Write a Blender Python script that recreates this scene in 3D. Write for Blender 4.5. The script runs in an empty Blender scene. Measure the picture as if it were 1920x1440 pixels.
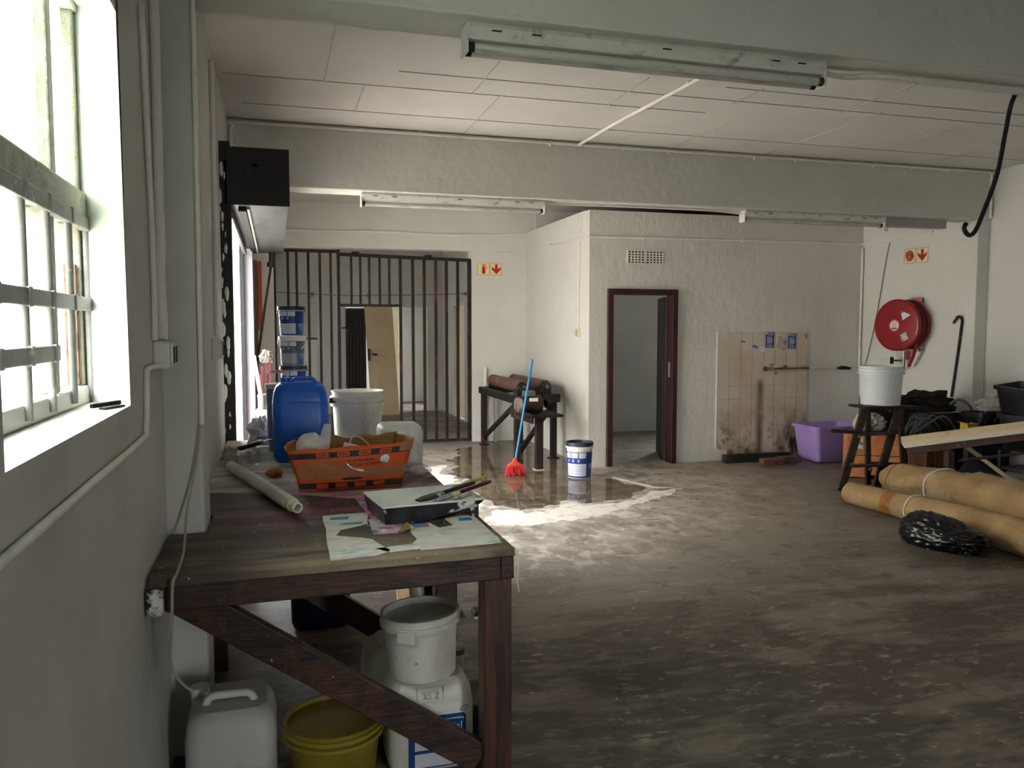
import bpy, bmesh, math, random
from math import pi, sin, cos, radians as R
from mathutils import Vector, Matrix, Euler, noise
sc = bpy.context.scene
COL = sc.collection
V = Vector
random.seed(7)

# ------------------------------------------------------------------ materials
def layer(col, scale=6, lo=.5, hi=.6, stretch=(1, 1, 1), seed=0, fac=1, mask=(), detail=6, rough=None, kind='noise'):
    return dict(col=col, scale=scale, lo=lo, hi=hi, stretch=stretch, seed=seed, fac=fac, mask=mask, detail=detail, rough=rough, kind=kind)

def srgb(c):
    if isinstance(c, str):
        c = tuple(int(c[i:i+2], 16)/255 for i in (0, 2, 4))
    return tuple((x/12.92 if x <= .04045 else ((x+.055)/1.055)**2.4) for x in c[:3]) + (1,)

def M(name, base, rough=.6, metal=0, layers=(), bump=0, bscale=30, bstretch=(1, 1, 1), bdetail=5, alpha=None, trans=0, ior=1.45, spec=.5, bump2=0, b2scale=4, world=False, coat=0):
    m = bpy.data.materials.new(name); m.use_nodes = True
    nt = m.node_tree; N = nt.nodes; L = nt.links
    bs = N['Principled BSDF']
    tc = N.new('ShaderNodeTexCoord'); src = tc.outputs['Object']
    if world:
        g = N.new('ShaderNodeNewGeometry'); src = g.outputs['Position']
    bs.inputs['Roughness'].default_value = rough; bs.inputs['Metallic'].default_value = metal
    bs.inputs['Specular IOR Level'].default_value = spec; bs.inputs['IOR'].default_value = ior
    bs.inputs['Transmission Weight'].default_value = trans; bs.inputs['Coat Weight'].default_value = coat
    if alpha is not None: bs.inputs['Alpha'].default_value = alpha
    rgb = N.new('ShaderNodeRGB'); rgb.outputs[0].default_value = srgb(base); cur = rgb.outputs[0]
    rv = N.new('ShaderNodeValue'); rv.outputs[0].default_value = rough; rcur = rv.outputs[0]
    def noise_out(scale, stretch, seed, detail, kind='noise'):
        mp = N.new('ShaderNodeMapping'); L.new(src, mp.inputs[0])
        mp.inputs['Scale'].default_value = stretch; mp.inputs['Location'].default_value = (seed*3.7, seed*1.3, seed*2.1)
        if kind == 'voronoi':
            t = N.new('ShaderNodeTexVoronoi'); t.inputs['Scale'].default_value = scale; L.new(mp.outputs[0], t.inputs['Vector']); return t.outputs['Distance']
        t = N.new('ShaderNodeTexNoise'); t.inputs['Scale'].default_value = scale; t.inputs['Detail'].default_value = detail
        t.inputs['Roughness'].default_value = .6
        L.new(mp.outputs[0], t.inputs['Vector']); return t.outputs['Fac']
    for ly in layers:
        if ly['kind'] == 'solid':
            v = N.new('ShaderNodeValue'); v.outputs[0].default_value = 1; f = v.outputs[0]
        else:
            o = noise_out(ly['scale'], ly['stretch'], ly['seed'], ly['detail'], ly['kind'])
            mr = N.new('ShaderNodeMapRange'); mr.inputs['From Min'].default_value = ly['lo']; mr.inputs['From Max'].default_value = ly['hi']
            L.new(o, mr.inputs['Value']); f = mr.outputs[0]
            if ly['mask']:
                # masks shift the noise threshold so that edges stay ragged
                pass
        for mk in ly['mask']:
            if mk[0] == 'sph':
                _, c, r0, r1 = mk
                vm = N.new('ShaderNodeVectorMath'); vm.operation = 'DISTANCE'; L.new(src, vm.inputs[0]); vm.inputs[1].default_value = c
                val = vm.outputs['Value']; a, b = r1, r0
            else:
                sx = N.new('ShaderNodeSeparateXYZ'); L.new(src, sx.inputs[0]); val = sx.outputs['xyz'.index(mk[0])]; a, b = mk[1], mk[2]
            mm = N.new('ShaderNodeMapRange'); mm.inputs['From Min'].default_value = a; mm.inputs['From Max'].default_value = b; L.new(val, mm.inputs['Value'])
            mu = N.new('ShaderNodeMath'); mu.operation = 'MULTIPLY'; L.new(f, mu.inputs[0]); L.new(mm.outputs[0], mu.inputs[1]); f = mu.outputs[0]
        if ly['fac'] != 1:
            mu = N.new('ShaderNodeMath'); mu.operation = 'MULTIPLY'; L.new(f, mu.inputs[0]); mu.inputs[1].default_value = ly['fac']; f = mu.outputs[0]
        mx = N.new('ShaderNodeMix'); mx.data_type = 'RGBA'; L.new(f, mx.inputs['Factor']); L.new(cur, mx.inputs['A']); mx.inputs['B'].default_value = srgb(ly['col']); cur = mx.outputs['Result']
        if ly['rough'] is not None:
            mf = N.new('ShaderNodeMix'); mf.data_type = 'FLOAT'; L.new(f, mf.inputs['Factor']); L.new(rcur, mf.inputs['A']); mf.inputs['B'].default_value = ly['rough']; rcur = mf.outputs['Result']
    L.new(cur, bs.inputs['Base Color']); L.new(rcur, bs.inputs['Roughness'])
    h = None
    if bump:
        h = noise_out(bscale, bstretch, 5, bdetail)
        bn = N.new('ShaderNodeBump'); bn.inputs['Strength'].default_value = bump; bn.inputs['Distance'].default_value = .01; L.new(h, bn.inputs['Height'])
        last = bn
        if bump2:
            h2 = noise_out(b2scale, (1, 1, 1), 9, 3)
            b2 = N.new('ShaderNodeBump'); b2.inputs['Strength'].default_value = bump2; b2.inputs['Distance'].default_value = .05; L.new(h2, b2.inputs['Height']); L.new(bn.outputs[0], b2.inputs['Normal']); last = b2
        L.new(last.outputs[0], bs.inputs['Normal'])
    return m

# ------------------------------------------------------------------ mesh builder
class MB:
    def __init__(s): s.v = []; s.f = []
    def add(s, vs, fs):
        b = len(s.v); s.v += [V(p) for p in vs]; s.f += [tuple(b+i for i in f) for f in fs]; return s
    def box(s, lo, hi, mat=None):
        x0, y0, z0 = lo; x1, y1, z1 = hi
        vs = [V(p) for p in ((x0,y0,z0),(x1,y0,z0),(x1,y1,z0),(x0,y1,z0),(x0,y0,z1),(x1,y0,z1),(x1,y1,z1),(x0,y1,z1))]
        if mat: vs = [mat @ p for p in vs]
        return s.add(vs, [(0,3,2,1),(4,5,6,7),(0,1,5,4),(1,2,6,5),(2,3,7,6),(3,0,4,7)])
    def bar(s, p0, p1, w, h, up=(0, 0, 1)):
        # rectangular bar between two points: w across, h along 'up'
        p0, p1 = V(p0), V(p1); d = (p1-p0).normalized(); u = V(up); sd = d.cross(u)
        if sd.length < 1e-4: sd = d.cross(V((0, 1, 0)))
        sd.normalize(); u = sd.cross(d)
        vs = []
        for p in (p0, p1):
            for a, b in ((-1,-1),(1,-1),(1,1),(-1,1)): vs.append(p+sd*(a*w/2)+u*(b*h/2))
        return s.add(vs, [(3,2,1,0),(4,5,6,7),(0,1,5,4),(1,2,6,5),(2,3,7,6),(3,0,4,7)])
    def loft(s, rings, cap0=True, cap1=True, closed=True):
        n = len(rings[0]); b = len(s.v)
        for r in rings: s.v += [V(p) for p in r]
        for k in range(len(rings)-1):
            for i in range(n if closed else n-1):
                j = (i+1) % n; s.f.append((b+k*n+i, b+k*n+j, b+(k+1)*n+j, b+(k+1)*n+i))
        if cap0: s.f.append(tuple(b+i for i in reversed(range(n))))
        if cap1: s.f.append(tuple(b+(len(rings)-1)*n+i for i in range(n)))
        return s
    def tube(s, pts, r, n=8, caps=True, closed=False):
        pts = [V(p) for p in pts]; rs = r if isinstance(r, (list, tuple)) else [r]*len(pts)
        t0 = (pts[1]-pts[0]).normalized(); a = t0.orthogonal().normalized(); rings = []
        for i, p in enumerate(pts):
            if closed: t = (pts[(i+1) % len(pts)]-pts[i-1]).normalized()
            else: t = (pts[min(i+1, len(pts)-1)]-pts[max(i-1, 0)]).normalized()
            a = (a-t*a.dot(t)).normalized(); b = t.cross(a)
            rings.append([p+(a*cos(2*pi*k/n)+b*sin(2*pi*k/n))*rs[i] for k in range(n)])
        if closed: rings.append(rings[0]); caps = False
        return s.loft(rings, caps, caps)
    def cyl(s, p0, p1, r0, r1=None, n=20, caps=True):
        return s.tube([p0, p1], [r0, r0 if r1 is None else r1], n, caps)
    def lathe(s, prof, n=32, c=(0, 0, 0), M4=None, close=False, sx=1, sy=1):
        rings = []
        for r, z in prof:
            ring = [V((r*cos(2*pi*k/n)*sx, r*sin(2*pi*k/n)*sy, z)) for k in range(n)]
            if M4: ring = [M4 @ p for p in ring]
            rings.append([p+V(c) for p in ring])
        return s.loft(rings, prof[0][0] > 1e-6 and not close, prof[-1][0] > 1e-6 and not close)
    def prism(s, poly, z0, z1, M4=None):
        n = len(poly); vs = [V((x, y, z0)) for x, y in poly]+[V((x, y, z1)) for x, y in poly]
        if M4: vs = [M4 @ p for p in vs]
        return s.add(vs, [tuple(reversed(range(n))), tuple(range(n, 2*n))]+[(i, (i+1) % n, n+(i+1) % n, n+i) for i in range(n)])
    def sheet(s, nu, nv, fn, t=0):
        # open surface fn(u,v); give it thickness with t
        g = [[V(fn(i/nu, j/nv)) for j in range(nv+1)] for i in range(nu+1)]
        b = len(s.v); w = nv+1
        for row in g: s.v += row
        for i in range(nu):
            for j in range(nv): s.f.append((b+i*w+j, b+(i+1)*w+j, b+(i+1)*w+j+1, b+i*w+j+1))
        return s
    def blob(s, fn, nu=28, nv=16):
        # closed blob: fn(unit vector)->point
        rings = []
        for j in range(1, nv):
            th = pi*j/nv
            rings.append([V(fn(V((sin(th)*cos(2*pi*i/nu), sin(th)*sin(2*pi*i/nu), -cos(th))))) for i in range(nu)])
        b = len(s.v)
        s.loft(rings, False, False)
        bot = len(s.v); s.v += [V(fn(V((0, 0, -1)))), V(fn(V((0, 0, 1))))]
        for i in range(nu):
            j = (i+1) % nu; s.f.append((bot, b+j, b+i)); o = b+(nv-2)*nu; s.f.append((bot+1, o+i, o+j))
        return s
    def xf(s, M4): s.v = [M4 @ p for p in s.v]; return s
    def move(s, d): s.v = [p+V(d) for p in s.v]; return s

def rrect(hx, hy, r, n=4):
    # rounded rectangle outline, counter-clockwise
    r = min(r, hx*.999, hy*.999); out = []
    for cx, cy, a0 in ((hx-r, hy-r, 0), (-hx+r, hy-r, pi/2), (-hx+r, -hy+r, pi), (hx-r, -hy+r, 1.5*pi)):
        for k in range(n+1):
            a = a0+pi/2*k/n; out.append((cx+r*cos(a), cy+r*sin(a)))
    return out

def obj(name, mb, mat, parent=None, smooth=None, bevel=0, subsurf=0, solid=0, weld=False, label=None, stuff=False):
    """mesh given in WORLD coordinates when the parent has a location: shifted into the parent's frame"""
    me = bpy.data.meshes.new(name)
    me.from_pydata([tuple(p) for p in mb.v], [], mb.f); me.update()
    bm = bmesh.new(); bm.from_mesh(me)
    if weld: bmesh.ops.remove_doubles(bm, verts=bm.verts, dist=1e-5)
    bmesh.ops.recalc_face_normals(bm, faces=bm.faces); bm.to_mesh(me); bm.free()
    o = bpy.data.objects.new(name, me); COL.objects.link(o)
    if mat: me.materials.append(mat)
    if parent is not None:
        o.parent = parent
        q = parent
        while q.get('_w') is None and q.parent is not None: q = q.parent
        if q.get('_w') is not None: me.transform(Matrix.Translation(-V(q['_w'])))
    if smooth is not None:
        for p in me.polygons: p.use_smooth = True
        me.set_sharp_from_angle(angle=R(smooth))
    if solid:
        md = o.modifiers.new('solid', 'SOLIDIFY'); md.thickness = solid; md.offset = 0
    if subsurf:
        md = o.modifiers.new('sub', 'SUBSURF'); md.levels = subsurf; md.render_levels = subsurf
    if bevel:
        md = o.modifiers.new('bev', 'BEVEL'); md.width = bevel; md.segments = 2; md.limit_method = 'ANGLE'; md.angle_limit = R(40)
    if label: o['label'] = label
    if stuff: o['kind'] = 'stuff'
    return o

def thing(name, label, cat, loc=(0, 0, 0), group=None, kind=None):
    o = bpy.data.objects.new(name, None); COL.objects.link(o); o.empty_display_size = .1
    o.location = loc; o['_w'] = list(loc); o['label'] = label; o['category'] = cat
    if group: o['group'] = group
    if kind: o['kind'] = kind
    return o
def tag(o, label, cat, group=None, kind=None):
    o['label'] = label; o['category'] = cat
    if group: o['group'] = group
    if kind: o['kind'] = kind
    # put the origin at the base of the mesh
    me = o.data; xs = [v.co for v in me.vertices]
    c = V(((min(p.x for p in xs)+max(p.x for p in xs))/2, (min(p.y for p in xs)+max(p.y for p in xs))/2, min(p.z for p in xs)))
    me.transform(Matrix.Translation(-c)); o.location = c
    return o
def struct(name, mb, mat, label=None, parent=None, **k):
    o = obj(name, mb, mat, parent, **k)
    if parent is None: o['kind'] = 'structure'
    if label: o['label'] = label
    return o
def text(body, size, font_ext=.0005, align='CENTER'):
    cu = bpy.data.curves.new('t', 'FONT'); cu.body = body; cu.size = size; cu.align_x = align; cu.align_y = 'CENTER'; cu.extrude = font_ext; cu.resolution_u = 3
    to = bpy.data.objects.new('t', cu); me = bpy.data.meshes.new_from_object(to)
    mb = MB(); mb.add([v.co.copy() for v in me.vertices], [tuple(p.vertices) for p in me.polygons])
    bpy.data.objects.remove(to); bpy.data.curves.remove(cu); bpy.data.meshes.remove(me)
    return mb
def frame(o, x, y):
    # matrix whose local x,y axes lie along the given directions with origin o
    x = V(x).normalized(); y = V(y); y = (y-x*y.dot(x)).normalized(); z = x.cross(y)
    return Matrix(((x.x, y.x, z.x, o[0]), (x.y, y.y, z.y, o[1]), (x.z, y.z, z.z, o[2]), (0, 0, 0, 1)))
def nz(p, s=1, seed=0): return noise.noise(V(p)*s+V((seed*7.3, seed*3.1, seed*5.7)))
def ragged(pts, n=6, amp=.01, seed=0):
    # subdivide an outline and jitter it, for torn paper
    out = []
    for i in range(len(pts)):
        a, b = V((*pts[i], 0)), V((*pts[(i+1) % len(pts)], 0))
        for k in range(n):
            p = a.lerp(b, k/n); d = amp*(.3 if k == 0 else 1)
            out.append((p.x+d*nz(p, 9, seed), p.y+d*nz(p, 9, seed+3)))
    return out
def arc_pts(ctrl, n=8):
    # Catmull-Rom through control points
    P = [V(p) for p in ctrl]; P = [P[0]*2-P[1]]+P+[P[-1]*2-P[-2]]; out = []
    for i in range(1, len(P)-2):
        for k in range(n):
            t = k/n; a, b, c, d = P[i-1:i+3]
            out.append(.5*((2*b)+(c-a)*t+(2*a-5*b+4*c-d)*t*t+(3*b-a-3*c+d)*t**3))
    out.append(P[-2]); return out

# ------------------------------------------------------------------ camera
cam = bpy.data.cameras.new('camera'); co = bpy.data.objects.new('camera', cam); COL.objects.link(co)
cam.sensor_width = 36; cam.lens = 28.5; cam.clip_start = .05; cam.clip_end = 200
co.location = (0, 0, 1.6); co.rotation_euler = (R(90-3.94), 0, R(-16.28)); sc.camera = co
vs_ = sc.view_settings; sc.display_settings.display_device = 'sRGB'; vs_.view_transform = 'Standard'; vs_.look = 'None'; vs_.gamma = 1; vs_.use_curve_mapping = False
vs_.exposure = 2.32
sc.cycles.use_denoising = True; sc.cycles.max_bounces = 14; sc.cycles.diffuse_bounces = 10; sc.cycles.glossy_bounces = 6; sc.cycles.transparent_max_bounces = 16
sc.cycles.sample_clamp_indirect = 12; sc.cycles.caustics_reflective = False; sc.cycles.caustics_refractive = False
try: sc.cycles.denoiser = 'OPENIMAGEDENOISE'
except Exception: pass
# ------------------------------------------------------------------ setting
PL = M('white_plaster', 'd6d4d0', .75, bump=.35, bscale=18, bump2=.35, b2scale=2.2, world=True,
       layers=[layer('c6c2bb', 1.3, .45, .75, seed=1, fac=.5), layer('c9b79d', 7, .62, .75, seed=2, fac=.6, mask=[('z', .55, .0)]), layer('b9b2a8', 30, .66, .72, seed=3, fac=.35)])
PLR = M('rough_plaster', 'd4d1cc', .8, bump=.9, bscale=9, bstretch=(1.4, 1, .55), bdetail=7, bump2=.4, b2scale=3, world=True,
        layers=[layer('c2beb6', 1.1, .45, .75, seed=4, fac=.45), layer('b8a78f', 6, .6, .75, seed=2, fac=.6, mask=[('z', .35, .0)])])
PLL = M('dingy_plaster', 'c6c5bf', .75, bump=.35, bscale=16, bump2=.5, b2scale=2.5, world=True,
        layers=[layer('aeaca4', 2.2, .45, .75, seed=5, fac=.6), layer('a79c8c', 25, .68, .74, seed=6, fac=.4)])
CEIL = M('ceiling_board', 'cfccc9', .85, bump=.1, bscale=25, world=True, layers=[layer('c2beba', 1.2, .45, .7, seed=8, fac=.6)])
GREYP = M('grey_plaster', 'b4b3ae', .85, bump=.2, bscale=20, world=True, layers=[layer('96958f', 1.5, .4, .7, seed=9, fac=.5)])
PIPEW = M('painted_conduit', 'e3e0da', .5, layers=[layer('cfcac1', 20, .5, .7, fac=.6)])
FLOOR = M('stained_concrete', '524941', .55, world=True, bump=.25, bscale=14, bump2=.08, b2scale=3, spec=.4, layers=[
    layer('443b33', 1.6, .40, .66, seed=1, fac=.8), layer('6a6056', 3.2, .5, .68, seed=2, stretch=(1, .8, 1), fac=.7),
    layer('3a322b', 4, .57, .74, seed=3, fac=.5), layer('887d72', 9, .58, .7, seed=11, fac=.55, stretch=(.5, 1.3, 1)),
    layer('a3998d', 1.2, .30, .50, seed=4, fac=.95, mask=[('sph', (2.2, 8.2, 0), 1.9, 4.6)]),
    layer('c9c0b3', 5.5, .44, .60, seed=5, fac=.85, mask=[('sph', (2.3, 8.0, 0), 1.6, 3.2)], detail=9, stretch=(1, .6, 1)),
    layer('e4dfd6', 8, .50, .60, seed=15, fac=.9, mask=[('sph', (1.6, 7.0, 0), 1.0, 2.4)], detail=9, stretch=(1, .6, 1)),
    layer('7b7064', 12, .55, .66, seed=16, fac=.7, detail=9, stretch=(.5, 1.2, 1)),
    layer('8b8075', 3.0, .50, .60, seed=21, fac=.55, detail=10, stretch=(.35, 1.2, 1)), layer('2b241f', 5.5, .58, .66, seed=22, fac=.5, detail=9), layer('a79d92', 18, .60, .68, seed=23, fac=.6, detail=8, stretch=(.6, 1.3, 1)),
    layer('d8d2c8', 30, .69, .71, seed=6, fac=.9), layer('cfc8bc', 80, .70, .72, seed=13, fac=.75), layer('1c1917', 30, .70, .74, seed=7, fac=.8)])
def boxes(*bs):
    m = MB()
    for lo, hi in bs: m.box(lo, hi)
    return m
# floor in one slab under both rooms; yard outside is its own ground
struct('floor', boxes(((-.75, -4.2, -.15), (7.6, 17.9, 0))), FLOOR)
YARD = M('yard_concrete', 'aca89f', .9, layers=[layer('918d84', 2, .4, .7, fac=.5)])
struct('ground', boxes(((-14, -14, -.3), (-.75, 26, -.04))), YARD)
struct('ground_rear_low_bounce', boxes(((-.75, -14, -.3), (14, -4.2, -.04))), M('low_bounce_asphalt', '3a3836', .9, layers=[layer('4b4946', 3, .45, .65)]))  # unseen rear ground, made dark to limit bounce onto the near beam
struct('wall_outside_added', boxes(((-4.6, -14, -.04), (-4.4, 26, 4.3))), M('white_added_wall', 'c4c2bc', .8, layers=[layer('a5a29b', 3, .5, .7, stretch=(1, .3, 6))]))  # added outside and made tall to hold back sky light at the openings
struct('ceiling', boxes(((-.75, -4.2, 3.25), (7.6, 17.9, 3.4))), CEIL)

def wall_hole(mb, xf, xb, y0, y1, z0, z1, hf, hb):
    """wall in the y-z plane between x=xf and x=xb with a splayed hole (y0,y1,z0,z1) on each face"""
    def face(x, h):
        a, b, c, d = h
        for ya, yb, za, zb in ((y0, a, z0, z1), (b, y1, z0, z1), (a, b, z0, c), (a, b, d, z1)):
            mb.add([(x, ya, za), (x, yb, za), (x, yb, zb), (x, ya, zb)], [(0, 1, 2, 3)])
    face(xf, hf); face(xb, hb)
    c1 = [(hf[0], hf[2]), (hf[1], hf[2]), (hf[1], hf[3]), (hf[0], hf[3])]; c2 = [(hb[0], hb[2]), (hb[1], hb[2]), (hb[1], hb[3]), (hb[0], hb[3])]
    for i in range(4):
        j = (i+1) % 4
        mb.add([(xf, *c1[i]), (xf, *c1[j]), (xb, *c2[j]), (xb, *c2[i])], [(0, 1, 2, 3)])
    return mb
# left wall: window bay, added window bay behind the viewpoint, pier bay, shutter opening, end
wl = MB()
wall_hole(wl, -.39, -.62, .6, 3.15, 0, 3.25, (1.36, 2.46, 1.385, 2.45), (1.15, 2.72, 1.385, 2.55))
wall_hole(wl, -.39, -.62, -4.2, .6, 0, 3.25, (-2.3, -1.4, 1.4, 2.4), (-2.35, -1.35, 1.4, 2.45))
struct('wall_left', wl, PLL, weld=True, bevel=.012)
struct('wall_left_pillar', boxes(((-.62, 3.15, 0), (-.26, 3.41, 3.25))), PLL, bevel=.015)
struct('wall_left_middle', boxes(((-.62, 3.41, 0), (-.33, 5.74, 3.25))), PLL)
struct('wall_left_far', boxes(((-.62, 5.74, 2.62), (-.33, 8.75, 3.25)), ((-.62, 8.75, 0), (-.33, 11.07, 3.25))), PL)
JAMB = M('lilac_white_paint', 'aca9b2', .5, layers=[layer('b9b2ac', 12, .58, .7, fac=.5, stretch=(1, 1, .3))])
struct('trim_1', boxes(((-.33, 8.75, 0), (-.205, 8.98, 2.41))), JAMB, label='pale lilac painted jamb at the far side of the shutter opening', bevel=.006)
# right wall, far bay, pillar
struct('wall_right', boxes(((7.26, -4.2, 0), (7.55, 8.66, 3.25))), PL)
struct('wall_right_far', boxes(((7.13, 7.14, 0), (7.26, 8.66, 3.25))), PL)
struct('wall_right_pillar', boxes(((7.105, 6.88, 0), (7.26, 7.14, 2.74))), PL, bevel=.008)
struct('wall_rear', boxes(((-.62, -4.2, 0), (2.1, -4.0, 3.25)), ((2.75, -4.2, 0), (7.55, -4.0, 3.25)), ((2.1, -4.2, 2.05), (2.75, -4.0, 3.25))), PLL)  # doorway gap added behind the viewpoint to light the near bench
# partition round the small back room (door 1), open above
pf = boxes(((3.44, 8.647, 0), (3.66, 8.77, 2.935)), ((3.66, 8.647, 2.05), (4.54, 8.77, 2.935)), ((4.54, 8.647, 0), (7.26, 8.77, 2.935)))
struct('wall_back', pf, PLR)
struct('wall_partition', boxes(((3.44, 8.77, 0), (3.56, 11.07, 2.945))), PL)
struct('ceiling_store', boxes(((3.56, 8.77, 2.85), (7.5, 11.5, 2.93))), CEIL)
ws = boxes(((3.56, 11.5, 0), (6.5, 11.65, 3.25)), ((7.3, 11.5, 0), (7.5, 11.65, 3.25)), ((6.5, 11.5, 0), (7.3, 11.65, .9)), ((6.5, 11.5, 2.2), (7.3, 11.65, 3.25)), ((7.5, 8.66, 0), (7.6, 11.65, 3.25)), ((3.56, 11.07, 0), (3.66, 11.5, 3.25)))
struct('wall_store', ws, GREYP)
# gate wall
gw = boxes(((-.62, 11.07, 0), (0.0, 11.3, 3.25)), ((0.0, 11.07, 2.67), (2.65, 11.3, 3.25)), ((2.65, 11.07, 0), (3.56, 11.3, 3.25)), ((3.56, 11.0, 2.93), (7.5, 11.07, 3.25)))
struct('wall_gate', gw, PL)
# room beyond the gate
br = boxes(((-.75, 11.3, 0), (-.62, 12.1, 3.25)), ((-.75, 13.3, 0), (-.62, 15.6, 3.25)), ((-.75, 12.1, 0), (-.62, 13.3, 1.5)), ((-.75, 12.1, 2.5), (-.62, 13.3, 3.25)))
br.box((-.75, 15.5, 0), (1.28, 15.65, 3.25)).box((1.28, 15.5, 2.0), (2.83, 15.65, 3.25)).box((2.83, 15.5, 0), (3.25, 15.65, 3.25))
br.box((3.12, 14.45, 0), (3.25, 15.5, 3.25)).box((3.12, 13.5, 2.05), (3.25, 14.45, 3.25)).box((3.12, 11.3, 0), (3.25, 13.5, 3.25))
struct('wall_beyond', br, GREYP)
struct('wall_corridor', boxes(((.6, 17.6, 0), (5, 17.7, 3.25)), ((.6, 15.65, 0), (.7, 17.6, 3.25)), ((3.25, 16.9, 0), (3.35, 17.6, 3.25)), ((3.25, 15.65, 2.2), (3.35, 16.9, 3.25))), GREYP)
# beams
BEAM = M('beam_plaster', 'cdcbc5', .85, bump=.6, bscale=13, bump2=.4, b2scale=3, world=True, layers=[layer('c2bfb7', 1.5, .45, .7, seed=3, fac=.5), layer('a9a49c', 12, .66, .74, seed=5, fac=.4)])
struct('ceiling_beam_near', boxes(((-.62, 3.12, 2.80), (7.26, 3.385, 3.25))), BEAM, bevel=.01)
struct('ceiling_beam_far', boxes(((-.33, 6.87, 2.735), (7.26, 7.14, 3.25))), BEAM, bevel=.01)
# painted-over board joints on the ceiling
SEAM = M('joint_strip', 'b8b4b0', .8)
sm = MB()
for y, xa, xb in ((5.68, -.3, 3.2), (5.33, .8, 7.2), (6.38, -.2, 7.2), (4.62, 0, 7.2), (5.05, 3.0, 7.2)):
    sm.box((xa, y-.004, 3.2455), (xb, y+.004, 3.2505))
for x, ya, yb in ((.35, 4.4, 5.68), (.62, 5.68, 6.38), (1.57, 5.68, 6.85), (1.37, 4.4, 5.68), (2.40, 5.0, 5.7), (3.27, 5.0, 5.4), (3.52, 5.9, 6.86), (4.2, 4.4, 5.4), (4.5, 5.3, 6.86), (5.41, 5.6, 6.2), (6.32, 5.33, 6.6), (5.9, 4.3, 5.1)):
    sm.box((x-.005, ya, 3.2455), (x+.005, yb, 3.2505))
struct('trim_2', sm, SEAM, label='thin painted strips over the ceiling board joints')

# ------------------------------------------------------------------ window 1
GLASS = bpy.data.materials.new('window_glass'); GLASS.use_nodes = True
def thin_glass(m, tint, gloss, transl=0, reeded=False):
    nt = m.node_tree; N = nt.nodes; L = nt.links; N.clear()
    out = N.new('ShaderNodeOutputMaterial'); tr = N.new('ShaderNodeBsdfTransparent'); tr.inputs[0].default_value = srgb(tint)
    gl = N.new('ShaderNodeBsdfGlossy'); gl.inputs['Roughness'].default_value = .05
    mx = N.new('ShaderNodeMixShader'); mx.inputs[0].default_value = gloss; L.new(tr.outputs[0], mx.inputs[1]); L.new(gl.outputs[0], mx.inputs[2]); last = mx
    if transl:
        tl = N.new('ShaderNodeBsdfTranslucent'); tl.inputs[0].default_value = srgb(tint); m2 = N.new('ShaderNodeMixShader'); m2.inputs[0].default_value = transl
        L.new(mx.outputs[0], m2.inputs[1]); L.new(tl.outputs[0], m2.inputs[2]); last = m2
        if reeded:
            tc = N.new('ShaderNodeTexCoord'); w = N.new('ShaderNodeTexWave'); w.bands_direction = 'Z'; w.inputs['Scale'].default_value = 14; L.new(tc.outputs['Object'], w.inputs['Vector'])
            mr = N.new('ShaderNodeMapRange'); mr.inputs['To Min'].default_value = transl-.22; mr.inputs['To Max'].default_value = transl+.22; L.new(w.outputs['Fac'], mr.inputs[0]); L.new(mr.outputs[0], m2.inputs[0])
    L.new(last.outputs[0], out.inputs[0]); return m
thin_glass(GLASS, 'f4f8f6', .06)
REED = bpy.data.materials.new('reeded_glass'); REED.use_nodes = True; thin_glass(REED, 'dde8e2', .05, .62, True)
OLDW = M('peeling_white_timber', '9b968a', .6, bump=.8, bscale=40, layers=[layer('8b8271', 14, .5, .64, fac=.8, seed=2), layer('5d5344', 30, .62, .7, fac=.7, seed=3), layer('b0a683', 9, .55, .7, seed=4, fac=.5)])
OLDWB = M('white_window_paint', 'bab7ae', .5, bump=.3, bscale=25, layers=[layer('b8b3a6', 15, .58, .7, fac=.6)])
BARP = M('painted_grey_steel', '868782', .5, layers=[layer('c4c4be', 22, .62, .7, seed=4), layer('686761', 9, .5, .7, fac=.5)])
w1 = bpy.data.objects.new('window_1', None); COL.objects.link(w1); w1['kind'] = 'structure'; w1['label'] = 'old timber window with burglar bars in the left wall'
X = -.56
fm = MB()
fm.box((X-.05, 1.16, 1.385), (X+.04, 2.715, 1.435)).box((X-.05, 2.655, 1.435), (X+.04, 2.715, 2.545)).box((X-.05, 1.16, 1.435), (X+.04, 1.22, 2.545)).box((X-.05, 1.16, 2.49), (X+.04, 2.715, 2.545))
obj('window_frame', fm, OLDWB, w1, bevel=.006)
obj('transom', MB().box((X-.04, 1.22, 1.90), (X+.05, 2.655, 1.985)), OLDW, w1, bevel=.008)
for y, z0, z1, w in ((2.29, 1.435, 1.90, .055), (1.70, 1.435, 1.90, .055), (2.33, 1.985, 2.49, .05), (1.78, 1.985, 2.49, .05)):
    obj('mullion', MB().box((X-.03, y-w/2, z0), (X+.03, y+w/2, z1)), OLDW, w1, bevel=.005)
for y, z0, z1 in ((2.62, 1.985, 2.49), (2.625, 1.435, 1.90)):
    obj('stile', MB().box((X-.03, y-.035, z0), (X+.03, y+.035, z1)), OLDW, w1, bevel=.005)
obj('weather_strip', MB().box((X-.01, 2.57, 1.44), (X+.02, 2.588, 1.78)), M('bare_brown_wood', '6e5440', .7, layers=[layer('4b3626', 20, .5, .6)]), w1)
for y0, y1, z0, z1, mt in ((1.22, 1.67, 1.435, 1.9, GLASS), (1.73, 2.26, 1.435, 1.9, GLASS), (2.32, 2.58, 1.435, 1.9, GLASS), (1.22, 1.755, 1.985, 2.49, REED), (1.805, 2.305, 1.985, 2.49, REED), (2.355, 2.58, 1.985, 2.49, REED)):
    obj('pane', MB().box((X-.003, y0, z0), (X+.003, y1, z1)), mt, w1)
XB = -.515
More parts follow.
